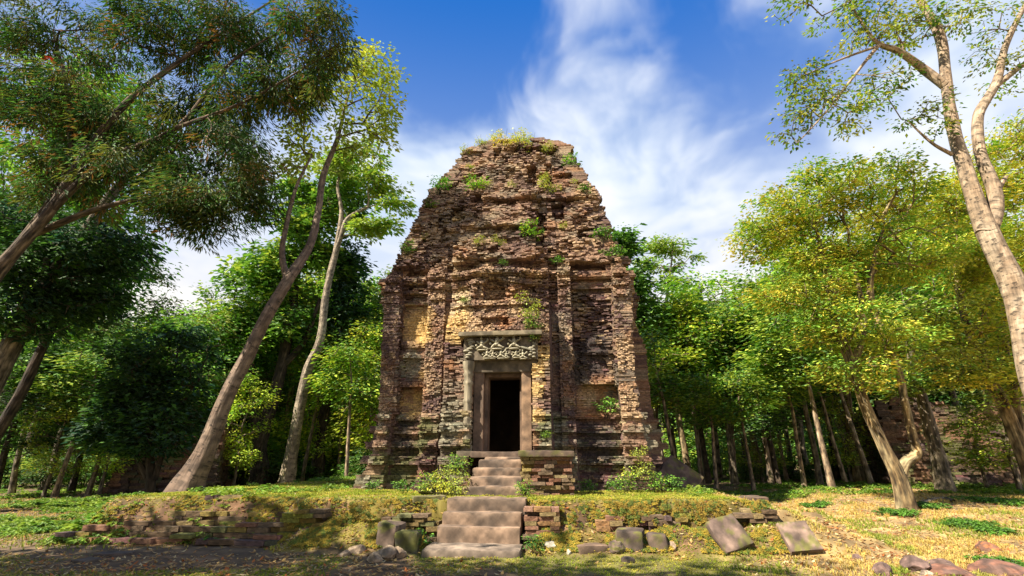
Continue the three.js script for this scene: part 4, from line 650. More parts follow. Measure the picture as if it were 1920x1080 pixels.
{
  const R = rng(77), spots = [];
  const put = (px, d, k, top, tint, nm) => { const q = at(px, 865, d), y = H(q.x, q.z), h = Math.max(3, EYE + d * Math.tan(PITCH + Math.atan((540 - top) / FOCAL)) - y), s = h / [13.6, 13.6, 13.6, 13.6, 9.7, 6.8][k], wd = lerp(s, 1, 0.45) * (0.9 + 0.3 * R()); spots.push([V(q.x, y, q.z), [wd, s, wd], R() * 6.28, k, tint, nm]); };
  const T = { n: [1, 1, 1], warm: [1.15, 1.1, 0.95], dark: [0.85, 0.9, 0.9], bright: [1.3, 1.35, 1.0] };
  // near rows, tree by tree
  [[1238, 27, 0, 590, T.n], [1285, 25.5, 2, 560, T.warm], [1325, 27, 1, 545, T.n], [1345, 31, 3, 520, T.bright], [1372, 26, 0, 560, T.n], [1420, 29, 2, 560, T.warm], [1452, 24, 1, 600, T.n], [1480, 33, 3, 540, T.n], [1530, 23.5, 3, 520, T.warm], [1562, 28, 1, 500, T.n], [1605, 26, 2, 430, T.warm], [1650, 30, 0, 440, T.n], [1735, 25, 2, 420, T.warm], [1820, 27, 3, 380, T.warm], [1880, 25, 2, 380, T.warm], [1265, 34, 1, 560, T.dark], [1400, 36, 1, 550, T.dark], [1510, 37, 0, 520, T.dark], [1590, 36, 1, 480, T.dark],
    [1270, 22, 4, 620, T.n], [1312, 24.5, 4, 560, T.warm], [1338, 21, 4, 700, T.n], [1372, 26, 4, 600, T.n], [1405, 20.5, 4, 690, T.n], [1440, 24, 4, 560, T.warm], [1470, 28, 4, 620, T.warm], [1500, 21, 4, 650, T.n], [1552, 20, 4, 580, T.n], [1578, 25, 4, 620, T.warm], [1625, 23, 4, 560, T.n],
    [585, 31, 5, 680, T.bright], [622, 33, 5, 660, T.bright], [660, 32, 5, 690, T.warm], [698, 30, 5, 640, T.warm], [720, 29, 5, 710, T.bright], [570, 30, 4, 600, T.warm], [640, 31, 4, 620, T.n], [655, 26, 4, 640, T.warm], [682, 29, 4, 600, T.warm], [445, 26, 5, 700, T.bright], [200, 23, 5, 720, T.bright], [100, 22, 5, 730, T.n], [1425, 27, 5, 770, T.n], [1590, 26, 5, 740, T.warm], [1895, 19, 5, 700, T.n], [1835, 20, 5, 760, T.n], [120, 22, 4, 660, T.n], [180, 23, 4, 690, T.n],  // bright tint puts sunlight into the leaves of the young left trees
    [40, 24, 3, 560, T.bright], [95, 27, 0, 580, T.n], [150, 25, 1, 640, T.n], [190, 30, 3, 600, T.bright], [240, 33, 0, 560, T.n], [305, 30, 3, 545, T.warm], [350, 27, 0, 580, T.bright], [375, 34, 1, 600, T.n], [415, 31, 0, 590, T.n], [440, 36, 3, 560, T.bright], [530, 38, 2, 480, T.warm], [625, 36, 3, 520, T.bright], [665, 34, 2, 560, T.warm], [690, 31, 2, 600, T.warm], [700, 38, 0, 500, T.n], [735, 36, 0, 520, T.n], [575, 42, 1, 500, T.dark], [480, 41, 0, 520, T.n], [50, 36, 1, 130, T.bright], [-20, 30, 0, 130, T.bright], [130, 40, 0, 450, T.n], [10, 22, 1, 640, T.n]].forEach((a) => put(...a));
  for (let i = 0; i < 64; i++) { const u = (i + R()) / 64, px = lerp(-150, 2070, u); if (px > 760 && px < 1170) continue; const d = 42 + 26 * R(); put(px, d, Math.floor(R() * 4), px > 1170 ? (px > 1480 ? 470 : 575) + 40 * R() : px > 420 && px < 760 ? 540 + 60 * R() : 590 + 60 * R(), R() < 0.4 ? T.n : R() < 0.6 ? T.dark : T.warm, 'far'); }
  const sideOf = (x) => x < 0 ? 'left' : 'right', desc = ['broad green', 'dense dark green', 'yellow green', 'slender light green', 'thin pale trunked', 'young lime green'];
  const nth = ['first', 'second', 'third', 'fourth', 'fifth', 'sixth', 'seventh', 'eighth', 'ninth', 'tenth', 'eleventh', 'twelfth'], seen = {};
  spots.sort((a, b) => a[0].x / -a[0].z - b[0].x / -b[0].z);
  for (const [p, s, turn, k, tint, far] of spots) plantTree(far ? 'far_forest_tree' : 'forest_tree', far ? `${desc[k]} tree deep in the forest ${sideOf(p.x)} of the tower` : `${nth[seen[desc[k] + sideOf(p.x)] = (seen[desc[k] + sideOf(p.x)] ?? -1) + 1]} ${desc[k]} tree from the left in front forest rows ${sideOf(p.x)} of tower`, 'tree', kinds[k], p, far ? `distant ${desc[k]} forest trees on the ${sideOf(p.x)}` : `front ${desc[k]} forest trees on the ${sideOf(p.x)}`, { scale: s, turn, tint, tilt: [(R() - 0.5) * 0.16, (R() - 0.5) * (k === 4 ? 0.3 : 0.16)] });
  // understorey
  const put2 = (x, z, k, s, tint, deep) => { const side = sideOf(x); plantTree('undergrowth_bush', `${['green', 'dark', 'light green'][k]} ${deep ? 'bush among the far forest trunks' : 'bush in the undergrowth at the forest edge'} on the ${side}`, 'bush', shrubs[k], V(x, H(x, z), z), `${['green', 'dark', 'light green'][k]} ${deep ? 'deep' : 'edge'} undergrowth bushes ${side}`, { scale: s, turn: R() * 6.28, tint }); };
  for (let i = 0; i < 95; i++) { const px = lerp(-60, 1990, (i + R()) / 95), deep = i % 3 === 0, d = deep ? 38 + 20 * R() : 27 + 10 * R(); if (px > 740 && px < 1180) continue; const q = at(px, 865, d), s = (deep ? 1.7 : px > 1180 ? 0.55 : 0.8) * (0.7 + 0.7 * R()); put2(q.x, q.z, Math.floor(R() * 3), [s * 1.2, s, s * 1.2], R() < 0.5 ? T.n : T.dark, deep); }
  [[570, 36, 2.2], [610, 38, 2.6], [650, 36, 2.4], [685, 38, 2.8], [715, 35, 2.2], [455, 33, 1.8], [545, 41, 3]].forEach(([px, d, s], i) => { const q = at(px, 865, d); plantTree('sun_tinted_thicket', 'thicket with sunlight put into its lime green leaf tint behind the slim trunks left of the tower', 'bush', shrubs[2], V(q.x, H(q.x, q.z), q.z), 'sun tinted thickets left of the tower', { scale: [s * 1.2, s, s * 1.2], turn: i, tint: [1.5, 1.35, 1] }); });  // raised tint puts sunlight into the leaf colour
  // tall trees standing left of and behind the viewer: they throw the dappled shade over the foreground
  [[-8.2, -0.6, 13, 3], [-9.5, 0.5, 13, 0], [-13.5, -3.5, 12, 1], [-5.5, 5.5, 14, 3], [-15, 3, 15, 0], [-11, 8, 15, 1]].forEach(([x, z, h, k], i) => plantTree('shade_tree', 'tall green tree standing outside the picture left of the viewer', 'tree', kinds[k], V(x, H(x, z), z), 'shade trees left of the viewer', { scale: [1.25, h / 13.6, 1.25], turn: i * 1.3 }));
}
console.log('leaves', leafTotal);
// ---------------------------------------------------------------- brick ruins in the forest
function ruin(label, px, d, w, h, seed, turn, door) {
  const q = at(px, 865, d), y = H(q.x, q.z), g = thing('brick_ruin', label, 'ruin', [q.x, y, q.z], turn), R = rng(seed);
  const tone = (u, Y, Q) => { const a = fbm(u + seed, Y * 1.4, 0, 4), v = 0.7 + 0.6 * Q(); let k = mix3([0.1, 0.065, 0.05], [0.24, 0.13, 0.08], smooth(0.35, 0.65, a)); k = mix3(k, [0.13, 0.14, 0.05], smooth(0.56, 0.66, fbm(u * 1.3, Y * 1.3 + seed, 0, 3)) * 0.7); return k.map((x) => x * v); };
  const hole = (u, Y) => door && Math.abs(u - door) < 0.62 && Y < 2.15;
  [[0, 0, w], [Math.PI / 2, 1, w * 0.7], [-Math.PI / 2, 2, w * 0.7]].forEach(([t, k, ww]) => {
    const off = k ? w / 2 : w * 0.35, fr = (u, Y, z) => { const c = Math.cos(t), s = Math.sin(t), zz = z + off; return [u * c + zz * s, Y, -u * s + zz * c]; };
    const list = layBricks({ seed: seed + k, y0: -0.2, y1: h, course: 0.11, len: [0.25, 0.5], uL: () => -ww / 2, uR: () => ww / 2, back: 0.5, depth: (u, Y) => Y > h - 2.2 * fbm(u * 0.8 + seed, 1, 0, 3) || (!k && hole(u, Y)) ? null : (Y < 0.9 ? 0.2 - 0.1 * Math.floor(Y / 0.3) : 0) - Y * 0.06 + 0.25 * (fbm(u * 0.9 + seed, Y * 0.9, 0, 3) - 0.5) + (Math.abs(u) > ww / 2 - 0.7 ? 0.15 : 0), rough: () => 0.07, color: tone });
    const near = k ? [] : list.sort((a, b) => (b.u1 - b.u0) - (a.u1 - a.u0)).slice(0, 200); near.forEach((b) => layOne(g, b, fr, 0, R));
    const s = new Soup(); s.flat = true; list.slice(near.length).forEach((b) => brickSoup(s, b, fr, R)); mesh('brickwork', s.geo(), M.brick, g).userData.kind = 'stuff';
  });
  if (door) {
    const z = w * 0.35, f = new THREE.Group(); f.name = 'door_frame'; g.add(f);
    setStone(f, 'jamb', 0.22, 2.1, 0.4, door - 0.6, 1.0, z, 1, SAND); setStone(f, 'jamb', 0.22, 2.1, 0.4, door + 0.6, 1.0, z, 2, SAND); setStone(f, 'door_head', 1.6, 0.3, 0.5, door, 2.2, z, 3, SAND);
    const bx = (a, b, c, x, y, q) => { const k = new THREE.BoxGeometry(a, b, c); k.translate(x, y, q); return k; }, back = mergeGeometries([bx(2.8, 2.8, 0.3, door, 1.2, z - 2.6), bx(0.3, 2.8, 2.3, door - 1.25, 1.2, z - 1.5), bx(0.3, 2.8, 2.3, door + 1.25, 1.2, z - 1.5), bx(2.8, 0.3, 2.3, door, 2.75, z - 1.5)]), n = back.attributes.position.count, cc = new Float32Array(n * 3); for (let i = 0; i < n; i++) cc.set([0.22, 0.13, 0.08], i * 3); back.setAttribute('color', new THREE.BufferAttribute(cc, 3)); mesh('chamber_wall', back, M.brick, g);
  }
}
ruin('shaded brick ruin with dark doorway among trees at the right edge', 1850, 26, 10, 4.6, 501, -0.35, 0.2);
ruin('low shaded brick ruin half hidden behind the leaning tree', 335, 25.5, 4, 3.4, 521, 0.3, 0);

// ---------------------------------------------------------------- fallen stones and slabs
function onGround(px, py) { for (let d = 5; d < 90; d += 0.03) { const p = at(px, py, d); if (p.y < H(p.x, p.z)) return V(p.x, H(p.x, p.z), p.z); } return at(px, py, 60); }
function rockGeo(w, h, d, seed, o) {                                    // broken rock: flat cleavage faces, chipped
  const R = rng(seed * 97), planes = []; for (let i = 0; i < 13; i++) { const n = V(R() - 0.5, R() - 0.5, R() - 0.5).normalize(); planes.push([n, 0.36 + 0.14 * R()]); }
  const g = new THREE.IcosahedronGeometry(1, 9), p = g.attributes.position, col = new Float32Array(p.count * 3), uv = g.attributes.uv, v = V();
  for (let i = 0; i < p.count; i++) { v.fromBufferAttribute(p, i).normalize(); let r = 0.56; for (const [n, k] of planes) { const c = v.dot(n); if (c > 0.01) r = Math.min(r, k / c); } r *= 0.94 + 0.13 * fbm(v.x * 4 + seed, v.y * 4, v.z * 4 + 9, 3); const x = v.x * r * w, y = v.y * r * h, z = v.z * r * d; p.setXYZ(i, x, y, z); uv.setXY(i, x * 1.3 + seed, (y + z) * 1.3);
    const st = smooth(0.42, 0.6, fbm(v.x * 2.2 + seed, v.y * 2.2, v.z * 2.2 + 30, 4)), q = 0.75 + 0.5 * fbm(v.x * 7, v.y * 7, v.z * 7 + seed, 2), c = mix3(o.color, o.stain, st * 0.8), m = o.moss ? smooth(0.52, 0.6, fbm(v.x * 3 + seed, v.y * 3, v.z * 3 + 60, 4)) * 0.8 : 0, e = mix3(c, [0.17, 0.17, 0.035], m); col.set([e[0] * q, e[1] * q, e[2] * q], i * 3); }
  g.setAttribute('color', new THREE.BufferAttribute(col, 3)); g.computeVertexNormals(); return g;
}
function rock(name, label, px, py, wpx, hpx, dm, seed, o = {}) {
  const p = onGround(px, py), k = (p.clone().sub(camera.position).dot(V(0, sP, -cP))) / FOCAL, w = wpx * k, h = hpx * k;
  const m = mesh(name, /rubble/.test(name) ? rockGeo(w * 1.12, (h + 0.06) * 1.1, dm * 1.3, seed, o) : stoneGeo(w, h + 0.06, dm, seed, { res: 0.045, round: 0.06, amp: 0.035, scale: 4, ...o }), M.stone, scene); m.position.set(p.x, p.y + (h - 0.06) / 2, p.z - dm * 0.4); m.rotation.set(o.rx ?? 0, o.ry ?? (seed % 7) * 0.13 - 0.4, o.rz ?? 0);
  return tag(m, label, o.category ?? 'stone', o.group);
}
const BLOCK = { color: [0.2, 0.14, 0.11], stain: [0.09, 0.068, 0.058], round: 0.05, amp: 0.05, moss: 0.2 }, PALE = { color: [0.45, 0.34, 0.24], stain: [0.25, 0.18, 0.13], round: 0.06, amp: 0.07, scale: 7 };
rock('stone_block', 'upright dark capped block, leftmost beside the lower steps', 727, 1030, 42, 44, 0.42, 1, { ...BLOCK, rz: -0.06 });
rock('stone_block', 'squat green mossy block just left of the lowest step', 763, 1034, 46, 33, 0.36, 2, { ...BLOCK, moss: 1.2, color: [0.12, 0.11, 0.08] });
rock('rubble_rock', 'pale rounded rock, second from the lower steps at left', 720, 1050, 36, 20, 0.3, 3, PALE);
rock('rubble_rock', 'small pale pointed rock nearest the lowest step at left', 746, 1047, 24, 17, 0.2, 4, PALE);
rock('rubble_rock', 'tan rock leftmost in the front pair of pale rocks', 700, 1055, 24, 14, 0.2, 5, PALE);
rock('rubble_rock', 'flat tan stone on the slope below the mossy bank left of steps', 668, 1038, 30, 12, 0.2, 6, PALE);
rock('rubble_rock', 'small brown stone leftmost on the slope left of the steps', 643, 1044, 18, 9, 0.16, 7, PALE);
rock('stone_block', 'large dark square block right of the lower steps', 1188, 1033, 52, 34, 0.42, 8, BLOCK);
rock('stone_block', 'smaller dark flat topped block right of the large square block', 1236, 1030, 32, 23, 0.3, 9, BLOCK);
rock('rubble_rock', 'rounded mossy stone leaning on the large square block', 1158, 1036, 34, 18, 0.3, 10, { ...BLOCK, round: 0.12 });
rock('rubble_rock', 'small pinkish rock right of the two dark square blocks', 1263, 1032, 14, 12, 0.15, 11, PALE);
rock('flat_stone', 'long flat paving stone lying in grass right of the lowest step', 1112, 1034, 62, 9, 0.3, 12, { ...SAND, round: 0.03 });
rock('flat_stone', 'small flat dark stone in the foreground grass', 1180, 1056, 20, 6, 0.16, 13, { ...BLOCK, moss: 0 });
rock('rubble_rock', 'whitish flat stone at the foot of the brick stub', 1036, 1028, 24, 10, 0.2, 14, { color: [0.5, 0.47, 0.4], stain: [0.3, 0.28, 0.22], round: 0.08 });
rock('rubble_rock', 'tiny white stone in the grass right of the lowest step', 1068, 1039, 10, 7, 0.1, 15, { color: [0.6, 0.57, 0.5], stain: [0.4, 0.38, 0.3], round: 0.05 });
rock('stone_block', 'small pinkish block touching the right end of the lowest step', 966, 1032, 16, 16, 0.18, 16, { ...SAND, color: [0.38, 0.27, 0.2] });
rock('stone_block', 'small dark block at the base of the brick stub', 998, 1017, 20, 24, 0.25, 17, { ...BLOCK, color: [0.2, 0.12, 0.1] });
const slab = (label, px, py, w, h, t, seed, tilt, ry, rz, o = {}) => { const p = onGround(px, py), m = mesh('sandstone_slab', stoneGeo(w, h, t, seed, { color: [0.26, 0.18, 0.145], stain: [0.13, 0.09, 0.075], stained: 0.8, round: 0.03, amp: 0.035, res: 0.04, lump: 1.6, moss: 0.12, ...o }), M.stone, scene); m.rotation.order = 'YXZ'; m.rotation.set(tilt, ry, rz); m.position.set(p.x, p.y + Math.abs(Math.cos(tilt)) * h / 2 + (o.lift ?? -0.03), p.z - Math.abs(Math.sin(tilt)) * h / 2 + (o.fore ?? 0)); return tag(m, label, 'slab'); };
slab('left of two leaning brown sandstone slabs on the right bank', 1372, 1026, 0.56, 0.56, 0.1, 21, -0.65, 0.1, 0.28, { stained: 0.9, lift: -0.03, fore: 0.12 });
slab('right, paler one of two leaning sandstone slabs on the right bank', 1506, 1034, 0.5, 0.54, 0.1, 22, -0.7, -0.15, 0.12, { color: [0.36, 0.25, 0.2], lift: -0.01, fore: 0.1 });
slab('dark tilted slab beside the tower at the right rear corner', 1282, 916, 1.0, 0.75, 0.14, 23, -0.5, 0.1, -0.75, { color: [0.15, 0.1, 0.08] });
slab('dark mossy wedge slab lying left of the upper steps', 828, 928, 1.05, 0.22, 0.3, 24, -0.25, 0.0, -0.11, { color: [0.17, 0.13, 0.08], moss: 0.8 });
slab('pale broken slab lying right of the upper steps', 1020, 927, 0.55, 0.3, 0.1, 25, -1.2, 0.2, 0.3, { color: [0.5, 0.4, 0.28] });
rock('flat_stone', 'flat stone on the terrace top far right of the upper steps', 1415, 941, 52, 8, 0.5, 26, { ...SAND, round: 0.03 });
rock('flat_stone', 'thin flat slab at the terrace edge left of the lower steps', 800, 938, 62, 5, 0.35, 27, { color: [0.34, 0.28, 0.16], round: 0.02, moss: 0.6 });
[[1666, 1082, 28, 20, 'dark'], [1737, 1076, 42, 24, 'grey brown'], [1783, 1070, 44, 16, 'flat purple brown'], [1806, 1086, 62, 16, 'long dark red'], [1893, 1084, 70, 22, 'large red brown'], [1862, 1036, 34, 18, 'orange'], [1745, 1082, 22, 8, 'small pale'], [1610, 1050, 14, 8, 'small brown']].forEach(([x, y, w, h, t], i) => rock('rubble_rock', `${t} rock in the sunlit litter at lower right`, x, y, w, h, w * 0.008, 30 + i, { color: t === 'orange' ? [0.5, 0.2, 0.09] : /pale/.test(t) ? [0.6, 0.5, 0.36] : /red/.test(t) ? [0.28, 0.13, 0.09] : [0.25, 0.16, 0.14], stain: [0.14, 0.09, 0.08], round: 0.05, amp: 0.07, scale: 6 }));
rock('flat_stone', 'flat grey stone in the shaded path at lower left', 205, 1044, 60, 6, 0.3, 41, { color: [0.2, 0.16, 0.14], round: 0.03 });
rock('flat_stone', 'small flat grey stone nearest the bottom left corner', 150, 1056, 45, 5, 0.25, 42, { color: [0.18, 0.15, 0.13], round: 0.03 });
// fallen wood
function log(name, label, pts, r, seed, bark = BARK.grey) { const q = pts.map(([x, y, up]) => { const p = onGround(x, y); return { p: V(p.x, p.y + (up ?? r * 0.7), p.z), r }; }); const s = new Soup(); limbTube(s, q, 9, bark, seed); tag(mesh(name, s.geo(true), M.bark, scene), label, 'log'); }
log('fallen_log', 'pale fallen log in front of the dark bushy tree', [[228, 926], [262, 919], [300, 917], [322, 922]], 0.11, 1, BARK.gold);
log('fallen_log', 'thin grey fallen branch left of the pale log', [[215, 922], [235, 916], [258, 911]], 0.06, 2);
log('fallen_branch', 'pale twig lying in the litter at left clearing', [[130, 965], [165, 972], [205, 978]], 0.025, 3, BARK.pale);
log('fallen_branch', 'grey bent branch on the ground right of the forked tree', [[1722, 950], [1750, 940], [1772, 938], [1790, 943]], 0.05, 4);

// ---------------------------------------------------------------- plants on the masonry
function sprig(seed, o) {
  const R = rng(seed), limbs = []; for (let i = 0; i < 5; i++) { const f = i * 1.26 + R(), s = 0.2 + 0.25 * R(); limbs.push(Object.assign([{ p: V(0, -0.08, 0), r: 0.012 }, { p: V(Math.cos(f) * s * 0.4, 0.25, Math.sin(f) * s * 0.4), r: 0.008 }, { p: V(Math.cos(f) * s, 0.5 + 0.2 * R(), Math.sin(f) * s), r: 0.004 }], { from: 0.2 })); }
  return growTree({ seed, limbs, sides: 5, bark: [[0.16, 0.13, 0.06], [0.2, 0.17, 0.08]], gap: 0.3, gapScale: 2, twig: 0.003, blobs: [{ c: V(0, 0.35, 0), r: [0.42, 0.34, 0.42], n: 34 }], leaf: { len: 0.1, wide: 0.5, n: 12, spread: 0.13, ...o } });
}
const sprigs = [sprig(601, { colors: [G.fresh, G.lime, G.mid] }), sprig(602, { colors: [G.lime, G.yellow, G.pale], len: 0.085 }), sprig(603, { colors: [G.mid, G.fresh, G.mid], len: 0.13, n: 9 })];
{
  let i = 0;
  const wall = (u, Y, s, k, where, tint, out = 0.05) => { const z = faceDepth(u, Y, true, 0) + out, [x, zz] = toW(u, z); i++; plantTree('wall_plant', `${['leafy green', 'yellow green', 'broad leaved green'][k]} plant ${where}`, 'plant', sprigs[k], V(x, Y, zz), null, { scale: [s, s, s], turn: i * 2.1, tint }); };
  wall(-1.0, 9.75, 0.8, 0, 'growing over the small upper left hollow', [1.4, 1.5, 1]); wall(-0.75, 9.95, 0.6, 1, 'just right of the upper left hollow plant'); wall(1.4, 9.7, 0.8, 1, 'on the upper right storey'); wall(1.2, 10.2, 0.5, 1, 'above the upper right storey plant');
  wall(0.8, 7.75, 0.85, 0, 'in the middle of the roof right of centre', [1.3, 1.4, 1]); wall(-0.15, 7.5, 0.5, 1, 'low on the roof at centre'); wall(-0.7, 7.45, 0.45, 1, 'low on the roof left of centre'); wall(1.55, 6.85, 0.45, 2, 'on the cornice right of centre'); wall(0.05, 6.7, 0.3, 2, 'above the arched hollow');
  wall(0.3, 12.0, 1.0, 1, 'bushy at the front of the tower top', [1.3, 1.15, 1]); wall(0.75, 11.75, 0.8, 1, 'below the bushy top plant'); wall(-0.2, 12.1, 0.9, 1, 'left of the bushy top plant', [1.4, 1.05, 0.8]); wall(1.3, 11.7, 0.7, 1, 'at the right of the tower top front');
  wall(0.3, 13.1, 0.95, 1, 'standing tallest on the summit', [1.2, 1.2, 1]); wall(0.75, 13.05, 0.7, 1, 'right of the tallest summit plant'); wall(-0.6, 12.75, 0.8, 1, 'at the left of the summit', [1.1, 1.1, 1]); wall(-1.1, 12.4, 0.7, 1, 'on the left shoulder of the summit'); wall(-1.55, 11.9, 0.5, 1, 'lowest on the left summit slope'); wall(1.25, 13.0, 0.35, 1, 'smallest, at the right of the summit');
  wall(2.12, 11.0, 0.8, 0, 'sticking out of the upper right edge', [1, 1.3, 1]); wall(2.5, 9.55, 0.5, 2, 'on the right edge halfway up the roof'); wall(2.95, 7.7, 0.8, 2, 'on the right edge low on the roof'); wall(3.2, 7.0, 0.8, 2, 'lowest on the right edge above the cornice'); wall(-2.3, 10.0, 0.9, 0, 'sticking out of the upper left edge', [0.9, 1.3, 1.1]); wall(-2.5, 9.3, 0.5, 0, 'below the upper left edge plant'); wall(-3.0, 7.5, 0.65, 0, 'on the left edge low on the roof');
  wall(0.72, 5.45, 0.75, 1, 'at the top of the creeper right of the lintel'); wall(0.78, 5.1, 0.7, 1, 'in the middle of the creeper right of the lintel'); wall(0.85, 4.75, 0.6, 0, 'at the foot of the creeper over the lintel end'); wall(0.9, 4.45, 0.4, 0, 'hanging over the right lintel end', undefined, 0.12); wall(-1.05, 5.65, 0.3, 0, 'tiny, left of the arched hollow');
  wall(2.75, 2.65, 0.75, 2, 'alone low on the right bay', [1.3, 1.2, 1.3]); wall(1.15, 2.0, 0.35, 0, 'at the foot of the ochre strip right of the door'); wall(-2.6, 8.1, 0.4, 1, 'on the left roof slope near the edge'); wall(2.2, 10.1, 0.35, 1, 'on the right roof slope'); wall(0.2, 9.9, 0.35, 1, 'high at the centre of the roof'); wall(1.75, 8.2, 0.4, 1, 'beside the right roof hollow'); wall(-1.35, 11.0, 0.4, 1, 'on the upper left roof slope');
  // at the foot of the tower
  const foot = (lx, lz, s, k, where, tint, dy = 0) => { const [x, z] = toW(lx, lz); i++; plantTree('base_plant', `${['leafy green', 'yellow green', 'broad leaved green'][k]} plant ${where}`, 'plant', sprigs[k], V(x, H(x, z) + dy, z), null, { scale: [s, s, s], turn: i * 1.7, tint }); };
  foot(-0.85, 5.75, 0.7, 1, 'nearest the upper steps at their left', undefined, 0.1); foot(-1.2, 5.8, 0.75, 1, 'in front of the crumbled left pier', [1.2, 1.1, 1]); foot(-1.5, 5.6, 0.7, 0, 'left end of the crumbled pier'); foot(-0.85, 5.3, 0.6, 0, 'on top of the crumbled pier', undefined, 0.45); foot(-1.1, 5.6, 0.6, 1, 'on the front slope of the crumbled pier', undefined, 0.3); foot(-0.75, 6.0, 0.5, 1, 'at the bottom left of the upper steps'); foot(-2.1, 5.3, 0.5, 2, 'at the tower foot left of the crumbled pier'); foot(-2.9, 5.0, 0.45, 2, 'at the tower foot near the left corner'); foot(0.72, 6.0, 0.5, 0, 'at the bottom right of the upper steps'); foot(2.1, 4.9, 0.5, 2, 'at the tower foot right of the square pier'); foot(2.7, 4.6, 0.45, 2, 'at the tower foot below the right bay');
  foot(3.3, 4.2, 0.8, 1, 'climbing the right corner base', undefined, 0.25); foot(3.0, 4.3, 0.7, 0, 'at the left of the right corner base'); foot(3.7, 4.3, 0.7, 0, 'at the right of the right corner base'); foot(3.4, 4.1, 0.5, 1, 'high on the right corner base', undefined, 0.75); foot(4.1, 4.2, 0.6, 2, 'right outside the tower corner'); foot(1.0, 7.85, 0.45, 2, 'dark leafy, below the brick stub', [0.8, 0.9, 0.9]); foot(-1.0, 7.75, 0.5, 2, 'beside the lower steps at their left', [0.8, 0.9, 0.9]);
}

// ---------------------------------------------------------------- ground cover: grass, weeds, fallen leaves
{
  const tuft = new Soup(), R = rng(700);
  for (let i = 0; i < 9; i++) { const f = R() * 6.28, o = 0.03 * R(), L = 0.5 + 0.5 * R(), c = [0.8 + 0.4 * R(), 0.8 + 0.4 * R(), 0.8], x = Math.cos(f) * o, z = Math.sin(f) * o, dx = Math.cos(f) * 0.45 * L, dz = Math.sin(f) * 0.45 * L, sx = -Math.sin(f) * 0.06, sz = Math.cos(f) * 0.06; const a = tuft.vert(x - sx, 0, z - sz, c), b = tuft.vert(x + sx, 0, z + sz, c), m = tuft.vert(x + dx * 0.4 + sx * 0.8, L * 0.65, z + dz * 0.4 + sz * 0.8, c), m2 = tuft.vert(x + dx * 0.4 - sx * 0.8, L * 0.65, z + dz * 0.4 - sz * 0.8, c), t = tuft.vert(x + dx, L, z + dz, c); tuft.quad(a, b, m, m2); tuft.tri(m2, m, t); }
  const weed = new Soup(); for (let i = 0; i < 15; i++) { const f = i * 2.4, u = 0.15 + 0.5 * R(), h = 0.3 + 0.6 * R(), v = 0.8 + 0.4 * R(); addLeaf(weed, V(Math.cos(f) * u * 0.6, h * 0.7, Math.sin(f) * u * 0.6), V(Math.cos(f), 0.3 - 0.5 * R(), Math.sin(f)).normalize(), V(-Math.sin(f), (R() - 0.5) * 0.6, Math.cos(f)).normalize(), 0.55, 0.17, [v, v, v], 0.2); }
  const dead = new Soup(); { const c = [1, 1, 1]; const a = dead.vert(-0.5, 0.06, 0, c), b = dead.vert(-0.05, 0.0, 0.22, c), t = dead.vert(0.5, 0.14, 0, c), d = dead.vert(0.0, 0.03, -0.24, c); dead.tri(a, b, t); dead.tri(a, t, d); }
  function scatter(name, label, category, geo, mat, count, seed, pick, lift = 0) {
    const Q = rng(seed), mats = [], cols = [], m4 = new THREE.Matrix4(), q = new THREE.Quaternion(), e = new THREE.Euler(); let g = 0;
    while (mats.length < count && g++ < count * 12) { const o = pick(Q); if (!o) continue; e.set(o.tx ?? 0, Q() * 6.28, o.tz ?? 0); q.setFromEuler(e); mats.push(m4.clone().compose(V(o.x, (o.y ?? H(o.x, o.z)) + lift, o.z), q, V(o.s, o.h ?? o.s, o.s))); cols.push(o.c); }
    const im = new THREE.InstancedMesh(geo, mat, mats.length); mats.forEach((m, i) => { im.setMatrixAt(i, m); im.setColorAt(i, new THREE.Color().setRGB(...cols[i])); });
    im.name = name; im.castShadow = im.receiveShadow = true; scene.add(im); tag(im, label, category, null, 'stuff');
  }
  const nearXZ = (Q, d0, d1) => { const d = d0 * Math.pow(d1 / d0, Q()), x = (Q() * 2 - 1) * (d * 1.03 + 1.5); return [x, -d]; };
  const vary = (c, Q) => { const v = 0.7 + 0.6 * Q(); return [c[0] * v, c[1] * v, c[2] * v]; };
  const blockedByTower = (x, z) => { const [lx, lz] = toL(x, z); return (Math.abs(lx) < 3.5 && Math.abs(lz) < 3.6) || (Math.abs(lx) < 0.62 && lz > 3 && lz < 5.9) || (Math.abs(lx) < 0.78 && lz > 6.9 && lz < 8.2) || (lx > 0.6 && lx < 1.75 && lz > 4.3 && lz < 5.5); };
  scatter('terrace_grass', 'short yellow green grass on the terrace top and foreground', 'grass', tuft.geo(), M.leaf, 62000, 710, (Q) => { const [x, z] = nearXZ(Q, 7.2, 24); if (blockedByTower(x, z)) return null; const o = zones(x, z); const w = o.top > 0.5 ? 1 - o.path * 0.6 : o.near * smooth(0.47, 0.6, o.a + 0.1 * smooth(-1.5, 1.5, x)) * 0.5 + (o.bank ? 0.3 + 0.5 * smooth(0.4, 0.6, o.a) : 0); if (Q() > w) return null; const s = (0.04 + 0.03 * Q()) * (o.near > 0.4 ? 0.75 : 1); return { x, z, s, h: s * (0.35 + 0.5 * Q()), c: vary(mix3([0.3, 0.36, 0.03], [0.5, 0.46, 0.09], smooth(0.4, 0.7, o.b)), Q) }; });
  scatter('dry_grass', 'thin straw coloured and green grass over the sunny ground at right', 'grass', tuft.geo(), M.leaf, 26000, 716, (Q) => { const [x, z] = nearXZ(Q, 7, 22); const o = zones(x, z); if (Q() > o.straw * smooth(0.62, 0.4, o.b) + o.left * 0.3) return null; const s = 0.045 + 0.05 * Q(), t = fbm(x * 0.9 + 60, z * 0.9, 0, 3); return { x, z, s, h: s * (0.5 + 0.7 * Q()), c: vary(mix3([0.6, 0.46, 0.18], [0.3, 0.36, 0.06], smooth(0.45, 0.6, t)), Q) }; });
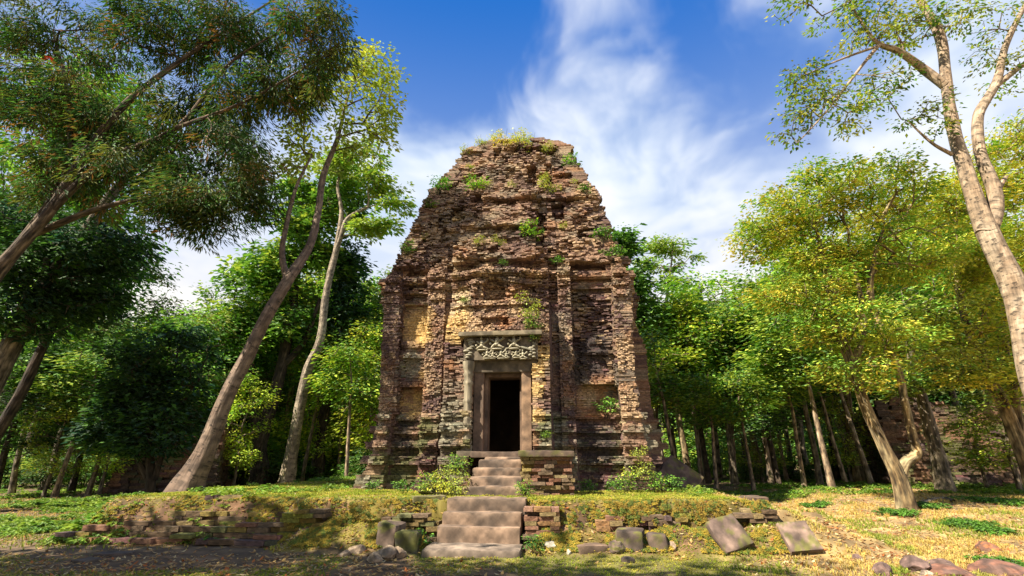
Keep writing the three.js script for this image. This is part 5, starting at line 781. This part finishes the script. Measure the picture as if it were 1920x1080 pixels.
  scatter('bank_weeds', 'small leaved yellow green creepers over the terrace bank', 'weeds', weed.geo(), M.leaf, 9500, 711, (Q) => { const x = lerp(-9, 7.5, Q()), lz = 6.4 + 1.9 * Q(), z = toW(toL(x, -10.5)[0], lz)[1]; if (blockedByTower(x, z)) return null; const o = zones(x, z); if (H(x, z) < 0.07 || o.p > 0.985 || toL(x, z)[0] > 5.2 || Q() > smooth(0.47, 0.58, fbm(x * 2.1 + 20, z * 2.1, 0, 3))) return null; const s = 0.025 + 0.045 * Q() * Q(); return { x, z, s, tx: 0.5, c: vary(Q() < 0.65 ? [0.42, 0.31, 0.035] : [0.16, 0.22, 0.03], Q) }; }, 0.015);
  scatter('wall_creepers', 'yellow green creepers hanging on the terrace brick walls', 'weeds', weed.geo(), M.leaf, 1700, 715, (Q) => { const lx = lerp(-3.8, 5.3, Q()), y = 0.3 + 0.5 * Q(), lz = 7.34 - (y - 0.05) * 0.16 + 0.1 * Q() - (lx > 3.35 ? 0.44 : 0), [x, z] = toW(lx, lz); if (Math.abs(lx) < 0.85 || Q() > smooth(0.54, 0.66, fbm(lx * 2.3 + 5, y * 3, 0, 3) + 0.12 * (y - 0.4))) return null; const s = 0.022 + 0.04 * Q(); return { x, z, y, s, tx: 0.9, c: vary(Q() < 0.6 ? [0.34, 0.24, 0.035] : [0.13, 0.18, 0.03], Q) }; });
  scatter('clearing_weeds', 'leafy green ground plants covering the left clearing and forest edge', 'weeds', weed.geo(), M.leaf, 16000, 712, (Q) => { const [x, z] = nearXZ(Q, 10.5, 40); if (blockedByTower(x, z)) return null; const o = zones(x, z); const w = Math.max(o.left * 0.9, (z < -17 ? 0.55 : 0) * (1 - o.top * smooth(-17, -15.5, z)), o.top > 0.5 ? (Math.abs(toL(x, z)[0]) > 4.2 ? 0.12 : 0.0) : 0) * smooth(0.42, 0.58, fbm(x * 0.7, z * 0.7 + 33, 0, 4)); if (Q() > w) return null; const s = 0.07 + 0.22 * Q() * Q(); return { x, z, s, c: vary(mix3([0.1, 0.24, 0.02], [0.26, 0.36, 0.03], Q()), Q) }; });
  scatter('litter_greens', 'scattered patches of bright green weeds in the litter at right', 'weeds', weed.geo(), M.leaf, 620, 713, (Q) => { const C = [[1680, 965, 0.35], [1745, 952, 0.3], [1808, 985, 0.4], [1880, 1062, 0.4], [1900, 945, 0.7], [1530, 950, 0.3], [1862, 1000, 0.25], [1840, 940, 0.5]], k = C[Math.floor(Q() * C.length)], p = onGround(k[0], k[1]), r = k[2] * 1.2 * Q(), f = Q() * 6.28; const s = 0.06 + 0.12 * Q(); return { x: p.x + Math.cos(f) * r * 1.1, z: p.z + Math.sin(f) * r, s, c: vary([0.1, 0.24, 0.02], Q) }; });
  scatter('fallen_leaves', 'dry tan and brown fallen leaves strewn over the ground', 'leaves', dead.geo(), M.leaf, 30000, 714, (Q) => { const [x, z] = nearXZ(Q, 6.8, 26); if (blockedByTower(x, z)) return null; const o = zones(x, z); const w = o.straw * (0.25 + 0.7 * smooth(0.42, 0.6, o.b)) + o.near * 0.45 * smooth(2, -4, x) + (o.bank ? 0.5 : 0) + o.top * 0.05 + o.left * 0.35 + (z < -17 ? 0.4 : 0); if (Q() > w) return null; const s = 0.04 + 0.075 * Q(); const t = Q(); return { x, z, s, tx: (Q() - 0.5) * 0.9, tz: (Q() - 0.5) * 0.9, c: vary(t < 0.45 ? [0.55, 0.36, 0.13] : t < 0.75 ? [0.36, 0.2, 0.08] : t < 0.9 ? [0.62, 0.5, 0.28] : [0.5, 0.16, 0.04], Q) }; }, 0.012);
  // the wood beyond: a mass of foliage that closes the view between the trunks
  const clump = shrubs[1].crown; const Q2 = rng(730), ms = [], cs = [];
  for (let i = 0; i < 260; i++) { const a = lerp(-0.95, 0.95, (i + Q2()) / 260), d = 62 + 26 * Q2(), x = Math.sin(a) * d, z = -Math.cos(a) * d, s = 3.2 + 2.6 * Q2(); ms.push(new THREE.Matrix4().compose(V(x, H(x, z) - 1 + (i % 3) * 3.2, z), new THREE.Quaternion().setFromEuler(new THREE.Euler(0, Q2() * 6.28, 0)), V(s, s, s))); cs.push(Q2() < 0.5 ? [0.8, 0.9, 0.8] : [1.4, 1.3, 0.9]); }
  const im = new THREE.InstancedMesh(clump, leafMatPlain, ms.length); ms.forEach((m, i) => { im.setMatrixAt(i, m); im.setColorAt(i, new THREE.Color().setRGB(...cs[i])); }); im.name = 'distant_wood'; im.castShadow = im.receiveShadow = true; scene.add(im); tag(im, 'dark mass of distant forest foliage closing the view behind the trunks', 'forest', null, 'stuff');
}
renderer.render(scene, camera);
